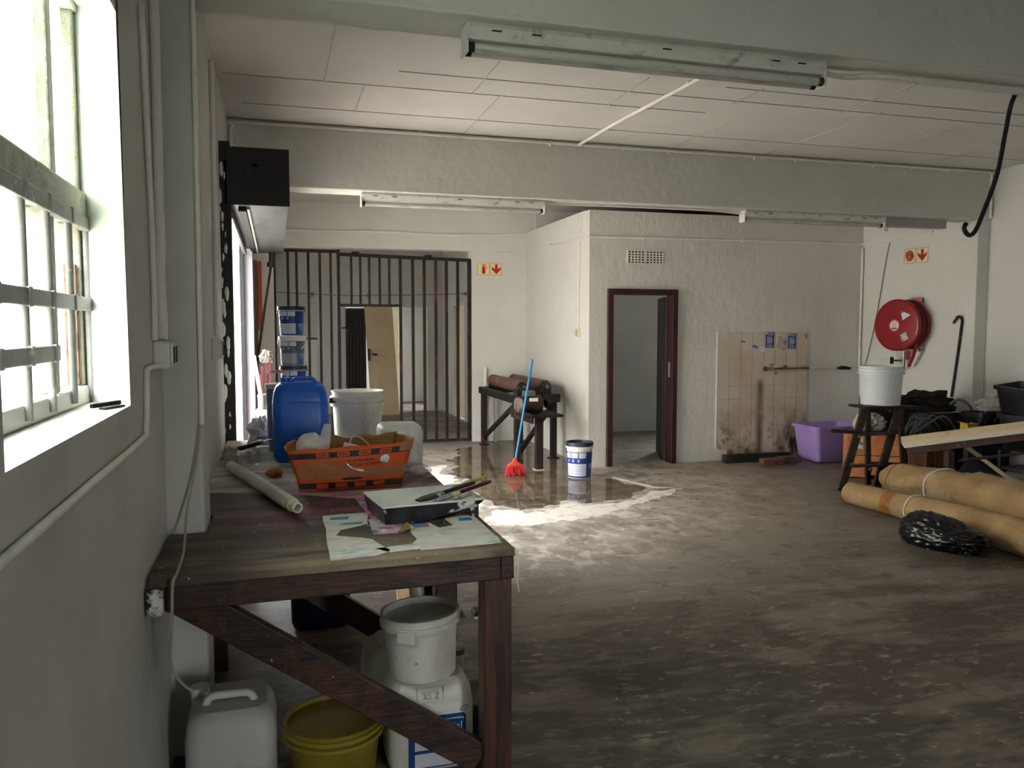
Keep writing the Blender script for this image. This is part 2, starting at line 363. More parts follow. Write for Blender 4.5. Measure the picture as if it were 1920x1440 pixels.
for i, y in enumerate((1.34, 1.55, 1.76, 1.97, 2.17, 2.39, 2.60)):
    obj('vertical_bar', MB().cyl((XB, y, 1.40), (XB, y, 1.90), .0095, n=10), BARP, w1, smooth=40)
for z, ye in ((1.895, 2.665), (1.668, 2.665), (1.54, 2.215)):
    f = MB().box((XB-.012, 1.17, z-.019), (XB+.012, ye, z+.019))
    for y in (1.34, 1.55, 1.76, 1.97, 2.17, 2.39, 2.60):
        if y < ye: f.box((XB+.006, y-.008, z-.022), (XB+.016, y+.012, z+.022))
    obj('flat_bar', f, BARP, w1, bevel=.003)
# unseen second window added behind the viewpoint for extra daylight
w2 = bpy.data.objects.new('added_window', None); COL.objects.link(w2); w2['kind'] = 'structure'
f2 = MB()
for y in (-2.32, -1.85, -1.38): f2.box((X-.03, y-.03, 1.4), (X+.03, y+.03, 2.45))
for z in (1.43, 1.9, 2.42): f2.box((X-.03, -2.35, z-.03), (X+.03, -1.35, z+.03))
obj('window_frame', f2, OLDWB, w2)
obj('pane', MB().box((X-.003, -2.35, 1.4), (X+.003, -1.35, 2.45)), GLASS, w2)
# ------------------------------------------------------------------ door 1 frame
MAR = M('maroon_gloss', '3a1a1a', .45, layers=[layer('5a3a30', 8, .62, .7, seed=2, fac=.7, mask=[('z', .9, .1)]), layer('1c0c0c', 5, .5, .7, fac=.6)])
d1 = bpy.data.objects.new('door_1', None); COL.objects.link(d1); d1['kind'] = 'structure'; d1['label'] = 'dark maroon door frame in the white partition'
obj('door_frame', MB().box((3.66, 8.60, 0), (3.725, 8.78, 2.05)).box((4.475, 8.60, 0), (4.54, 8.78, 2.05)).box((3.725, 8.60, 1.985), (4.475, 8.78, 2.05)), MAR, d1, bevel=.006)
DKD = M('dark_door', '23201f', .5, layers=[layer('3a2522', 5, .5, .7, fac=.6)])
obj('door_leaf', MB().add([(4.44, 8.79, .01), (4.475, 8.78, .01), (4.755, 9.49, .01), (4.72, 9.50, .01), (4.44, 8.79, 1.97), (4.475, 8.78, 1.97), (4.755, 9.49, 1.97), (4.72, 9.50, 1.97)], [(3, 2, 1, 0), (4, 5, 6, 7), (0, 1, 5, 4), (1, 2, 6, 5), (2, 3, 7, 6), (3, 0, 4, 7)]), DKD, d1, bevel=.004)
obj('strike_plate', MB().box((4.470, 8.66, 1.02), (4.4745, 8.70, 1.20)), M('steel_plate', 'c8c8c4', .3, .8), d1)

# ------------------------------------------------------------------ daylight
wd = bpy.data.worlds.new('overcast'); sc.world = wd; wd.use_nodes = True
bg = wd.node_tree.nodes['Background']; bg.inputs[0].default_value = (.95, .98, 1.0, 1); bg.inputs[1].default_value = 6.0
def portal(name, c, sx, sy, rot):
    l = bpy.data.lights.new(name, 'AREA'); l.shape = 'RECTANGLE'; l.size = sx; l.size_y = sy; l.cycles.is_portal = True
    o = bpy.data.objects.new(name, l); COL.objects.link(o); o.location = c; o.rotation_euler = rot
portal('daylight_window', (-.60, 1.93, 1.97), 1.16, 1.56, (0, R(-90), 0))
portal('daylight_added_window', (-.60, -1.85, 1.92), 1.05, 1.0, (0, R(-90), 0))
portal('daylight_shutter', (-.60, 7.25, 1.3), 2.62, 3.0, (0, R(-90), 0))
portal('daylight_beyond', (-.70, 12.7, 2.0), 1.0, 1.2, (0, R(-90), 0))  # unseen side opening added to light the room beyond the gate
portal('daylight_store', (6.9, 11.6, 1.55), .8, 1.3, (R(-90), 0, 0))  # unseen opening added in the store wall to light its interior
portal('daylight_corridor', (3.3, 16.27, 1.1), 2.2, 1.25, (0, R(90), 0))

portal('daylight_added_doorway', (2.425, -4.15, 1.02), .65, 2.05, (R(90), 0, 0))
added_sun = bpy.data.lights.new('added_sun', 'SUN'); added_sun.energy = 8; added_sun.angle = R(2); added_sun.color = (1, .95, .88); so = bpy.data.objects.new('added_sun', added_sun); COL.objects.link(so); so.rotation_euler = (0, R(28), 0); so.location = (10, 5, 12)  # weak sun added so bounce off the yard brightens the ceiling
# ------------------------------------------------------------------ shared object materials
BLK = M('black_paint', '0e0d0e', .55, bump=.1, bscale=30, layers=[layer('1c1b1c', 3, .5, .7, fac=.6)])
RUST = M('rusty_black_steel', '241d1b', .6, .3, bump=.2, bscale=40, layers=[layer('6b2c1f', 4, .56, .66, seed=3, fac=.8), layer('3a2a25', 14, .5, .65, seed=5, fac=.7), layer('a3a09a', 24, .70, .74, seed=8, fac=.6)])
DSTEEL = M('dark_steel', '1f1c1b', .5, .4, layers=[layer('3f2a22', 6, .55, .7, fac=.6), layer('77706a', 30, .68, .74, fac=.5)])
STEEL = M('bare_steel', '8d8b88', .35, .9, layers=[layer('5d5752', 8, .5, .7, fac=.6)])
GALV = M('galvanised_metal', '77787a', .4, .7, layers=[layer('55565a', 3, .45, .65, stretch=(4, .4, 1), fac=.7), layer('a7a8aa', 9, .6, .7, fac=.5)])
FITW = M('grimy_white_enamel', 'cfcdc6', .45, layers=[layer('8d877e', 4, .5, .72, stretch=(1, 3, 3), fac=.6), layer('3c332b', 9, .6, .75, seed=4, fac=.7)])
TUBEG = M('lamp_tube_glass', 'c4c1bb', .25, layers=[layer('77706a', 7, .52, .7, stretch=(1, 4, 4), fac=.7)])
DIRT_SHADE = M('grime_and_hole_shade', '2a231e', .7)  # grime on lamp caps; elsewhere its dark colour paints shade inside slots and holes
SOCK = M('painted_switch_box', 'd7d4cc', .5, layers=[layer('8a8174', 30, .6, .7, fac=.6)])
CREAMB = M('sign_cream', 'e6d7a9', .45); SIGNR = M('sign_red', 'b3222c', .45); SIGNB = M('sign_border', 'a8503c', .5)
ORANGE = M('orange_board', 'b5542a', .6, layers=[layer('8c3f1f', 6, .55, .7, fac=.6), layer('d9a080', 30, .7, .74, fac=.6)])
WPLAS = M('white_plastic', 'dedcd6', .38, layers=[layer('b5b1a8', 7, .55, .72, fac=.5), layer('6c655c', 34, .7, .75, fac=.7)])
GRIMEW = M('grimy_white_plastic', 'dcd9d0', .42, layers=[layer('a39b8d', 6, .5, .72, fac=.6, stretch=(1, 1, .5)), layer('57504a', 22, .67, .73, fac=.8, seed=3)])
BROWNW = M('old_brown_timber', '3a2419', .55, bump=.4, bscale=20, bstretch=(1, 1, .15), layers=[layer('5f3a22', 5, .48, .66, stretch=(1, 1, .2), fac=.8), layer('1b120e', 7, .5, .66, seed=2, fac=.8, stretch=(1, 1, .25)), layer('b9ad98', 40, .71, .74, seed=4, fac=.8)])
PALEW = M('pale_timber', 'c9a983', .6, layers=[layer('9a7a55', 12, .5, .7, stretch=(1, 6, 6), fac=.6)])
WIRE = M('grey_wire', '8f8b84', .5); BCABLE = M('black_rubber', '121214', .45)

# ------------------------------------------------------------------ light fittings on the beams
def fitting(name, label, x0, x1, y, z, ntube, group):
    t = thing(name, label, 'light fitting', ((x0+x1)/2, y, z), group)
    prof = [(-.055, 0), (.055, 0), (.062, -.02), (.04, -.062), (-.04, -.062), (-.062, -.02)]
    m = MB(); m.loft([[V((x, y+a, z+b)) for a, b in prof] for x in (x0, x1)])
    obj('body', m, FITW, t, bevel=.003)
    for i, f in enumerate((.07, .17, .52, .84, .92)):
        s = MB(); xx = x0+(x1-x0)*f; s.box((xx-.02, y-.0610, z-.031), (xx+.02, y-.0500, z-.026)); obj('slot', s, DIRT_SHADE, t)
    for x, d in ((x0, 1), (x1, -1)):
        obj('end_cap', MB().box((x-.006 if d > 0 else x-.004, y-.05, z-.115), (x+.004 if d > 0 else x+.006, y+.05, z-.002)), FITW, t, bevel=.004)
    for k in range(ntube):
        yy = y+(-.028 if k == 0 else .028) if ntube > 1 else y
        tb = obj('lamp_tube', MB().cyl((x0+.03, yy, z-.09), (x1-.03, yy, z-.09), .019, n=16), TUBEG, t, smooth=40)
        for x in (x0+.004, x1-.03): obj('lamp_cap', MB().cyl((x, yy, z-.09), (x+.026, yy, z-.09), .0195, n=14), DIRT_SHADE, tb, smooth=40)
    return t
fitting('ceiling_light', 'large fluorescent batten with two dirty tubes under the nearest beam', .75, 2.40, 3.235, 2.80, 2, 'fluorescent battens')
fitting('ceiling_light', 'fluorescent batten under the far beam above the barred gate opening', .72, 2.33, 6.985, 2.735, 1, 'fluorescent battens')
fitting('ceiling_light', 'fluorescent batten under the far beam between the maroon door and hose reel', 4.36, 5.98, 6.985, 2.735, 1, 'fluorescent battens')
t = thing('mounted_cable_trunking', 'plain grey metal channel under the right end of the far beam', 'trunking', (6.45, 7.02, 2.64))
obj('channel', MB().box((6.02, 6.99, 2.645), (6.80, 7.09, 2.735)), M('grey_enamel', 'a3a29e', .5), t, bevel=.003)
obj('hook', MB().tube(arc_pts([(6.035, 7.0, 2.65), (6.03, 7.0, 2.61), (6.05, 7.0, 2.60), (6.065, 7.0, 2.61), (6.06, 7.0, 2.65)], 4), .004, 6), WIRE, t)

# ------------------------------------------------------------------ conduits, sockets and loose cables
def conduit(name, label, pts, r, mat=PIPEW, clips=(), n=10, cat='pipe', **k):
    t = thing(name, label, cat, tuple(pts[0]), **k)
    obj('pipe', MB().tube(pts, r, n), mat, t, smooth=50)
    for c, ax in clips:
        c = V(c); m = MB()
        if ax == 'x': m.box(c-V((.007, .012, r+.014)), c+V((.007, .012, r+.014)))
        else: m.box(c-V((.012, r+.014, .007)), c+V((.012, r+.014, .007)))
        obj('clip', m, mat, t)
    return t
conduit('surface_mounted_conduit', 'white conduit along the top of the far beam with clips', arc_pts([(-.30, 6.853, 2.80), (-.30, 6.853, 3.12), (-.285, 6.853, 3.19), (-.22, 6.853, 3.218), (1, 6.853, 3.222), (2.6, 6.853, 3.22), (4.9, 6.853, 3.222), (7.10, 6.853, 3.222), (7.19, 6.853, 3.21), (7.225, 6.853, 3.16), (7.23, 6.853, 2.75)], 6), .013,
        clips=[((x, 6.857, 3.221), 'x') for x in (.05, 1.2, 2.35, 3.05, 3.5, 3.95, 4.4, 4.85, 5.3, 5.75, 6.2, 6.65)])
conduit('surface_mounted_conduit', 'white conduit crossing the ceiling boards to the far beam', [(2.72, 3.40, 3.232), (2.70, 4.9, 3.232), (2.64, 6.2, 3.232), (2.62, 6.845, 3.222)], .014, clips=[((2.655, 5.9, 3.238), 'y'), ((2.69, 5.0, 3.238), 'y')])
conduit('surface_mounted_conduit', 'white conduit along the partition wall above the air vent', arc_pts([(3.425, 9.98, 2.68), (3.425, 9.85, 2.65), (3.425, 9.0, 2.635), (3.424, 8.70, 2.63), (3.422, 8.632, 2.63), (3.47, 8.630, 2.63), (3.75, 8.632, 2.635), (5.4, 8.632, 2.65), (6.9, 8.632, 2.652), (7.09, 8.60, 2.652), (7.115, 8.3, 2.66), (7.115, 7.95, 2.66), (7.115, 7.5, 2.68)], 5), .012, clips=[((x, 8.634, 2.645), 'x') for x in (3.8, 4.1, 5.4, 6.3)])
conduit('surface_mounted_conduit', 'short thin conduit at the top of the white partition side', arc_pts([(3.43, 8.80, 2.92), (3.43, 8.90, 2.85), (3.432, 8.93, 2.71)], 4), .007)
conduit('surface_mounted_conduit', 'thin white conduit dropping from the partition corner pipe to its switch', arc_pts([(3.43, 8.93, 2.60), (3.43, 8.95, 2.0), (3.43, 8.96, 1.60)], 4), .008)
conduit('surface_mounted_conduit', 'sagging white conduit on the wall above the barred gate', arc_pts([(-.05, 11.055, 2.88), (.6, 11.055, 2.875), (1.4, 11.055, 2.895), (2.3, 11.055, 2.88), (3.41, 11.055, 2.925)], 5), .015)
conduit('conduit_stub', 'short painted conduit stub with a round cap above the right sign pair', [(3.02, 11.055, 2.665), (3.16, 11.055, 2.66), (3.22, 11.055, 2.65), (3.25, 11.055, 2.645)], [.008, .010, .022, .024])
conduit('water_pipe', 'tall white pipe rising in the corner beside the hose reel wall', [(7.105, 8.625, 2.60), (7.105, 8.625, 1.11)], .017, clips=[((7.11, 8.625, 1.35), 'y')])
conduit('loose_cable', 'thin grey cable hanging down the wall beside the corner pipe', arc_pts([(7.118, 8.17, 2.62), (7.118, 8.22, 2.45), (7.118, 8.35, 1.8), (7.118, 8.48, 1.3), (7.115, 8.55, 1.10)], 5), .006, WIRE, cat='cable')
conduit('capped_pipe', 'white capped waste pipe standing against the wall behind the roller machine', [(2.835, 11.035, 0), (2.835, 11.035, 1.0), (2.835, 11.035, 1.0), (2.835, 11.035, 1.05)], [.02, .02, .027, .027])
conduit('capped_pipe', 'shorter white waste pipe at the wall between the machine legs', [(2.96, 10.97, 0), (2.96, 10.97, .68), (2.96, 10.97, .68), (2.96, 10.97, .74)], [.026, .026, .032, .032])
conduit('surface_mounted_conduit', 'bent white conduit along the near beam and beam end at upper right', arc_pts([(2.42, 3.30, 2.785), (2.6, 3.30, 2.775), (2.75, 3.27, 2.782), (3.3, 3.26, 2.785), (4.4, 3.25, 2.785)], 6), .014)
conduit('hanging_cable', 'thick black cable looping down from the near beam at upper right', arc_pts([(3.78, 3.40, 2.90), (3.70, 3.40, 2.78), (3.66, 3.40, 2.60), (3.62, 3.40, 2.40), (3.54, 3.40, 2.20), (3.49, 3.40, 2.10), (3.45, 3.40, 2.08), (3.42, 3.40, 2.11), (3.43, 3.40, 2.14)], 6), .0115, BCABLE, cat='cable')
conduit('surface_mounted_conduit', 'white conduit under the far beam between the two far light fittings', arc_pts([(2.34, 7.0, 2.725), (2.5, 7.0, 2.718), (3.2, 7.0, 2.724), (4.0, 7.0, 2.724), (4.34, 7.0, 2.705)], 5), .010)
# left wall
conduit('surface_mounted_conduit', 'white conduit on the wall from the top down to the near socket box', arc_pts([(-.373, 3.085, 3.1), (-.373, 3.06, 2.5), (-.373, 3.04, 1.9), (-.373, 3.02, 1.78), (-.373, 3.05, 1.65), (-.372, 3.03, 1.56)], 5), .017)
conduit('surface_mounted_conduit', 'thinner white conduit on the wall beside the window reveal', arc_pts([(-.378, 2.80, 2.6), (-.378, 2.83, 2.36), (-.378, 2.88, 2.0), (-.378, 2.90, 1.75), (-.378, 2.885, 1.56)], 5), .010)
conduit('surface_mounted_conduit', 'white conduit dropping from the socket box then running low along the wall', arc_pts([(-.37, 2.93, 1.475), (-.38, 2.74, 1.475), (-.38, 2.70, 1.45), (-.38, 2.66, 1.30), (-.38, 2.55, 1.275), (-.38, 1.8, 1.27), (-.38, .9, 1.265)], 6), .009)
conduit('surface_mounted_conduit', 'white conduit on the wall down to the far switch box', [(-.315, 4.95, 3.1), (-.315, 4.93, 2.2), (-.315, 4.88, 1.56)], .013)
conduit('mounted_cable_trunking', 'cracked cream strip down the edge of the left pillar', [(-.255, 3.142, 2.78), (-.258, 3.142, 2.0), (-.262, 3.142, 1.25)], .009, cat='trunking')
def socket_box(name, label, lo, hi):
    t = thing(name, label, 'socket', (lo[0], lo[1], lo[2]))
    obj('box', MB().box(lo, hi), SOCK, t, bevel=.006)
    obj('face_plate', MB().box((hi[0], lo[1]+.012, lo[2]+.006), (hi[0]+.008, hi[1]-.012, hi[2]-.006)), SOCK, t, bevel=.003)
    for k in (.3, .68):
        y = lo[1]+(hi[1]-lo[1])*k; obj('hole', MB().box((hi[0]+.006, y-.02, lo[2]+.02), (hi[0]+.010, y+.015, hi[2]-.018)), DIRT_SHADE, t)
socket_box('socket_box', 'broken white socket box on the wall between window and pillar', (-.39, 2.92, 1.462), (-.338, 3.09, 1.556))
socket_box('socket_box', 'small white switch box on the wall beside the black shutter rail', (-.33, 4.66, 1.43), (-.285, 4.86, 1.545))
t = thing('light_switch', 'small switch with yellowed plate on the side of the white partition', 'switch', (3.43, 8.96, 1.5))
obj('box', MB().box((3.405, 8.92, 1.50), (3.44, 8.99, 1.60)), SOCK, t, bevel=.004)
obj('plate', MB().box((3.400, 8.925, 1.51), (3.405, 8.985, 1.59)), M('yellowed_plastic', 'b99f6b', .4), t)
conduit('hanging_wire', 'thin loose wire hanging over the table corner beside the pillar', arc_pts([(-.268, 3.13, 1.25), (-.275, 3.12, 1.17), (-.29, 3.12, 1.08), (-.315, 3.09, .95), (-.315, 3.0, .872), (-.30, 2.8, .868), (-.295, 2.57, .868), (-.305, 2.545, .84), (-.312, 2.55, .70), (-.316, 2.55, .60), (-.295, 2.56, .54), (-.262, 2.57, .50)], 5), .0045, M('dirty_wire', 'a49c8c', .5), n=6, cat='wire')
# catch left on the window sill
t = thing('window_catch', 'small dark metal window catch lying on the sill', 'catch', (-.44, 2.40, 1.385))
obj('arm', MB().bar((-.47, 2.36, 1.394), (-.415, 2.45, 1.396), .012, .012), DSTEEL, t, bevel=.003)
obj('plate', MB().bar((-.44, 2.34, 1.389), (-.405, 2.42, 1.389), .018, .005), DSTEEL, t)

# ------------------------------------------------------------------ roller shutter in the left opening
t = thing('roller_shutter', 'black roller shutter box with rail in the left wall opening', 'shutter', (-.2, 5.7, 0))
obj('guide_rail', MB().box((-.33, 5.70, 0), (-.262, 5.80, 2.82)).box((-.345, 5.71, 0), (-.33, 5.735, 2.83)), BLK, t, bevel=.004)
obj('guide_rail', MB().box((-.33, 8.66, 0), (-.29, 8.745, 2.40)), BLK, t)
obj('end_plate', MB().box((-.285, 5.685, 2.41), (.113, 5.70, 2.785)), BLK, t, bevel=.003)
obj('cover', MB().box((-.30, 5.70, 2.418), (.108, 9.35, 2.70)), GALV, t, bevel=.004)
em = MB()
n = 48
outer = [(-.085+(.070+.018*((k*6/48) % 1))*cos(2*pi*k/n), 2.60+(.070+.018*((k*6/48) % 1))*sin(2*pi*k/n)) for k in range(n)]
inner = [(-.085+.052*cos(2*pi*k/n), 2.60+.052*sin(2*pi*k/n)) for k in range(n)]
for k in range(n):
    j = (k+1) % n
    a, b, c, d = outer[k], outer[j], inner[j], inner[k]
    em.add([(a[0], 5.676, a[1]), (b[0], 5.676, b[1]), (c[0], 5.676, c[1]), (d[0], 5.676, d[1]), (a[0], 5.686, a[1]), (b[0], 5.686, b[1]), (c[0], 5.686, c[1]), (d[0], 5.686, d[1])], [(0, 1, 2, 3), (4, 7, 6, 5), (0, 4, 5, 1), (3, 2, 6, 7)])
em.bar((-.115, 5.681, 2.60), (-.085, 5.681, 2.575), .012, .01, (0, 1, 0)).bar((-.085, 5.681, 2.575), (-.05, 5.681, 2.60), .012, .01, (0, 1, 0))
em.bar((-.18, 5.681, 2.665), (-.09, 5.681, 2.668), .018, .01, (0, 1, 0))
obj('emblem', em, M('worn_black', '19181a', .5), t)
obj('bottom_bar', MB().box((-.285, 5.82, 2.335), (-.255, 8.64, 2.385)), GALV, t, bevel=.004)
obj('slat_curtain', MB().box((-.278, 5.82, 2.385), (-.262, 8.64, 2.418)), BLK, t)
obj('channel', MB().box((-.22, 5.82, 2.385), (-.17, 9.0, 2.418)), BLK, t)
obj('edge_strip', MB().box((-.165, 5.82, 2.398), (-.15, 9.2, 2.4185)), FITW, t)
obj('gear', MB().cyl((-.01, 9.2, 2.418), (-.02, 9.2, 2.30), .035, .03, 12).cyl((-.022, 9.2, 2.305), (-.026, 9.2, 2.26), .045, .045, 12), DSTEEL, t, smooth=40)
obj('crank_rod', MB().tube([(-.026, 9.2, 2.27), (-.10, 9.12, 1.80), (-.18, 9.05, 1.27), (-.19, 9.04, 1.10), (-.17, 9.02, 1.06)], .013, 8), DSTEEL, t, smooth=50)
# blobs of dried filler along the rail
random.seed(3)
random_off = [random.choice((0, 0, .004, .012, .03)) for k in range(26)]
for k in range(26):
    z = .90+k*.071+random.uniform(-.04, .04); s_ = random.choice((.008, .012, .016, .022))
    b = MB().blob(lambda u: V((-.328+random_off[k]+u.x*s_*.6+.006*nz(u, 1.5, k), 5.697+u.y*.012, z+u.z*s_*2.2+.008*nz(u, 1.5, k+4))), 10, 7)
    obj('filler_lump', b, PL, t, smooth=60)
# timber post, orange board and white post beyond the shutter
tag(obj('timber_post', MB().box((-.245, 10.95, 0), (-.205, 11.0, 2.47)), M('brown_post', '5d4438', .6)), 'slim brown timber post behind the pale jamb', 'post')
tag(obj('hanging_board', MB().box((-.20, 11.03, 1.57), (-.15, 11.066, 2.46)), ORANGE), 'narrow orange board hanging on the wall left of the gate', 'board')

# ------------------------------------------------------------------ barred gate
t = thing('security_gate', 'black rusty steel bar gate filling the far opening', 'gate', (1.3, 11.12, 0))
gy = 11.13
obj('top_rail', MB().box((0.0, gy-.02, 2.60), (.82, gy+.02, 2.64)), RUST, t, bevel=.003)
obj('top_rail', MB().bar((.81, gy, 2.585), (2.64, gy, 2.545), .04, .045), RUST, t, bevel=.003)
obj('bottom_rail', MB().box((1.64, gy-.02, .012), (2.64, gy+.02, .05)), RUST, t, bevel=.003)
obj('bottom_rail', MB().box((0, gy-.02, .012), (.84, gy+.02, .05)), RUST, t)
obj('cross_rail', MB().box((.83, gy-.018, 1.89), (1.68, gy+.018, 1.925)), RUST, t, bevel=.003)
for x in (.01, .18, .29, .44, .59, .73): obj('bar', MB().box((x-.017, gy-.017, .05), (x+.017, gy+.017, 2.60)), RUST, t)
obj('bar', MB().box((.81, gy-.022, .012), (.852, gy+.022, 2.645)), RUST, t)
for x in (1.0, 1.12, 1.24, 1.38, 1.51): obj('bar', MB().box((x-.016, gy-.016, 1.92), (x+.016, gy+.016, 2.585-(x-.81)*.022)), RUST, t)
for x in (1.66, 1.83, 1.99, 2.15, 2.30, 2.46): obj('bar', MB().box((x-.019, gy-.019, .05), (x+.019, gy+.019, 2.585-(x-.81)*.022)), RUST, t)
obj('hinge_post', MB().box((2.60, gy-.025, .012), (2.648, gy+.025, 2.56)), RUST, t, bevel=.003)
for x in (1.06, 2.05): obj('hinge_lug', MB().box((x-.05, gy-.02, 2.59-(x-.81)*.022), (x+.05, gy+.02, 2.63-(x-.81)*.022)), RUST, t)
obj('latch', MB().tube([(.86, gy-.03, 1.60), (.93, gy-.03, 1.605), (.95, gy-.03, 1.58), (.95, gy-.03, 1.49)], .009, 6), DSTEEL, t)
t = thing('barbed_wire', 'single strand of barbed wire strung behind the gate bars', 'wire', (1.2, 11.5, 2.05))
obj('strand', MB().tube([(-.62, 11.5, 2.11), (1.0, 11.5, 2.05), (2.2, 11.5, 2.08), (3.12, 11.5, 2.12)], .004, 5), DSTEEL, t)
for x, z in ((1.27, 2.06), (2.66, 2.10), (.5, 2.07)):
    m = MB()
    for a in range(3): m.cyl((x-.04*cos(a*1.1), 11.5, z-.04*sin(a*1.1)-.01), (x+.04*cos(a*1.1), 11.5, z+.04*sin(a*1.1)), .004, n=5)
    obj('barb', m, DSTEEL, t)
# beyond the gate
BEIGE = M('beige_door', 'b5a183', .6, layers=[layer('9d8868', 2, .5, .7, fac=.6)])
t = thing('leaning_door', 'beige flush door slab leaning behind the gate', 'door', (1.9, 15.2, 0))
obj('slab', MB().add([(1.68, 14.92, 0), (2.20, 15.0, 0), (2.13, 15.34, 2.0), (1.61, 15.30, 2.0), (1.68, 14.96, 0), (2.20, 15.04, 0), (2.13, 15.38, 2.0), (1.61, 15.34, 2.0)], [(0, 1, 2, 3), (7, 6, 5, 4), (0, 4, 5, 1), (1, 5, 6, 2), (2, 6, 7, 3), (3, 7, 4, 0)]), BEIGE, t)
obj('lock_plate', MB().box((1.645, 15.09, 1.0), (1.68, 15.125, 1.22)), DSTEEL, t)
obj('handle', MB().cyl((1.74, 15.04, 1.12), (1.74, 15.12, 1.12), .015, n=8).box((1.73, 15.04, 1.10), (1.81, 15.06, 1.13)), DSTEEL, t)
t = thing('steel_grille', 'tall dark steel grille standing left of the beige leaning door', 'grille', (1.44, 15.4, 0))
obj('frame', MB().box((1.27, 15.38, 0), (1.31, 15.44, 1.97)).box((1.60, 15.38, 0), (1.64, 15.44, 1.97)).box((1.31, 15.38, 1.92), (1.60, 15.44, 1.97)), RUST, t)
obj('sheet', MB().box((1.31, 15.42, 0.02), (1.60, 15.435, 1.92)), BLK, t)
for x in (1.36, 1.42, 1.48, 1.54): obj('bar', MB().box((x-.015, 15.38, 0.02), (x+.015, 15.415, 1.92)), RUST, t)
CREAMD = M('cream_door', 'd8cdb0', .5)
t = thing('panelled_door', 'cream panelled door ajar behind the beige leaning door', 'door', (2.24, 15.9, 0))
obj('leaf', MB().box((2.10, 15.95, .05), (2.38, 15.99, 1.95)), CREAMD, t)
for z0, z1 in ((.25, .95), (1.1, 1.75)): obj('panel', MB().box((2.20, 15.943, z0), (2.34, 15.95, z1)), CREAMD, t, bevel=.004)
d2 = bpy.data.objects.new('door_2', None); COL.objects.link(d2); d2['kind'] = 'structure'; d2['label'] = 'cream door in the right wall beyond the gate'
obj('door_leaf', MB().box((3.15, 13.55, .02), (3.19, 14.40, 2.03)), CREAMD, d2)
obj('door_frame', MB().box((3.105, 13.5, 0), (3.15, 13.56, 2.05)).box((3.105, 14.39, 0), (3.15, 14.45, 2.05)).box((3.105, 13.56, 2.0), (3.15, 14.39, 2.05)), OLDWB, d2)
t = thing('cupboard', 'low white cupboard with brown top edge behind the gate bars', 'cupboard', (.5, 12.7, 0))
obj('body', MB().box((.22, 12.5, 0), (.60, 12.9, 1.43)), M('offwhite_board', 'c9c6bd', .6), t)
obj('top', MB().box((.20, 12.48, 1.43), (.615, 12.92, 1.455)), BROWNW, t)

# ------------------------------------------------------------------ fire signs
def sign(label, o, ux, art, group):
    t = thing('fire_sign', label, 'sign', o, group)
    F = frame(o, ux, (0, 0, 1)); s = .182
    obj('plate', MB().box((0, 0, 0), (s, s, .003)).xf(F), CREAMB, t)
    b = MB(); e = .006
    for lo, hi in (((e, e), (s-e, e+.004)), ((e, s-e-.004), (s-e, s-e)), ((e, e), (e+.004, s-e)), ((s-e-.004, e), (s-e, s-e))): b.box((*lo, .003), (*hi, .0036))
    obj('border', b.xf(F), SIGNB, t)
    m = MB()
    if art == 'arrow':
        m.prism([(.075, .155), (.075, .105), (.030, .105), (.030, .085), (.091, .025), (.152, .085), (.152, .105), (.107, .105), (.107, .155)], .003, .0042)
        m = MB().prism([(.072, .158), (.110, .158), (.110, .092), (.156, .122), (.156, .085), (.091, .022), (.026, .085), (.026, .122), (.072, .092)], .003, .0042)
    elif art == 'extinguisher':
        m.prism([(.070, .025), (.118, .025), (.118, .110), (.108, .125), (.080, .125), (.070, .110)], .003, .0042)
        m.prism([(.085, .125), (.103, .125), (.103, .140), (.085, .140)], .003, .0042).prism([(.060, .140), (.118, .146), (.118, .154), (.060, .148)], .003, .0042)
        m.tube([(.100, .145, .0036), (.125, .150, .0036), (.138, .135, .0036), (.138, .10, .0036), (.130, .085, .0036)], .0035, 5)
    else:
        m.tube([V((.091+(.006+.0108*a/(2*pi)*1.0)*cos(a), .093+(.006+.0108*a/(2*pi))*sin(a), .0036)) for a in [k*.25 for k in range(int(5.5*2*pi/.25))]], .0042, 5)
        m.box((.148, .07, .003), (.158, .10, .0042))
    obj('pictogram', m.xf(F), SIGNR, t)
sign('fire extinguisher sign, left of the pair beside the barred gate', (2.725, 11.069, 2.335), (1, 0, 0), 'extinguisher', 'fire signs beside the gate')
sign('red down arrow sign, right of the pair beside the barred gate', (2.912, 11.069, 2.335), (1, 0, 0), 'arrow', 'fire signs beside the gate')
sign('red hose spiral sign on the wall above the hose reel', (7.129, 7.945, 2.345), (0, -1, 0), 'spiral', 'fire signs above the hose reel')
sign('red down arrow sign beside the spiral sign above the hose reel', (7.129, 7.752, 2.345), (0, -1, 0), 'arrow', 'fire signs above the hose reel')
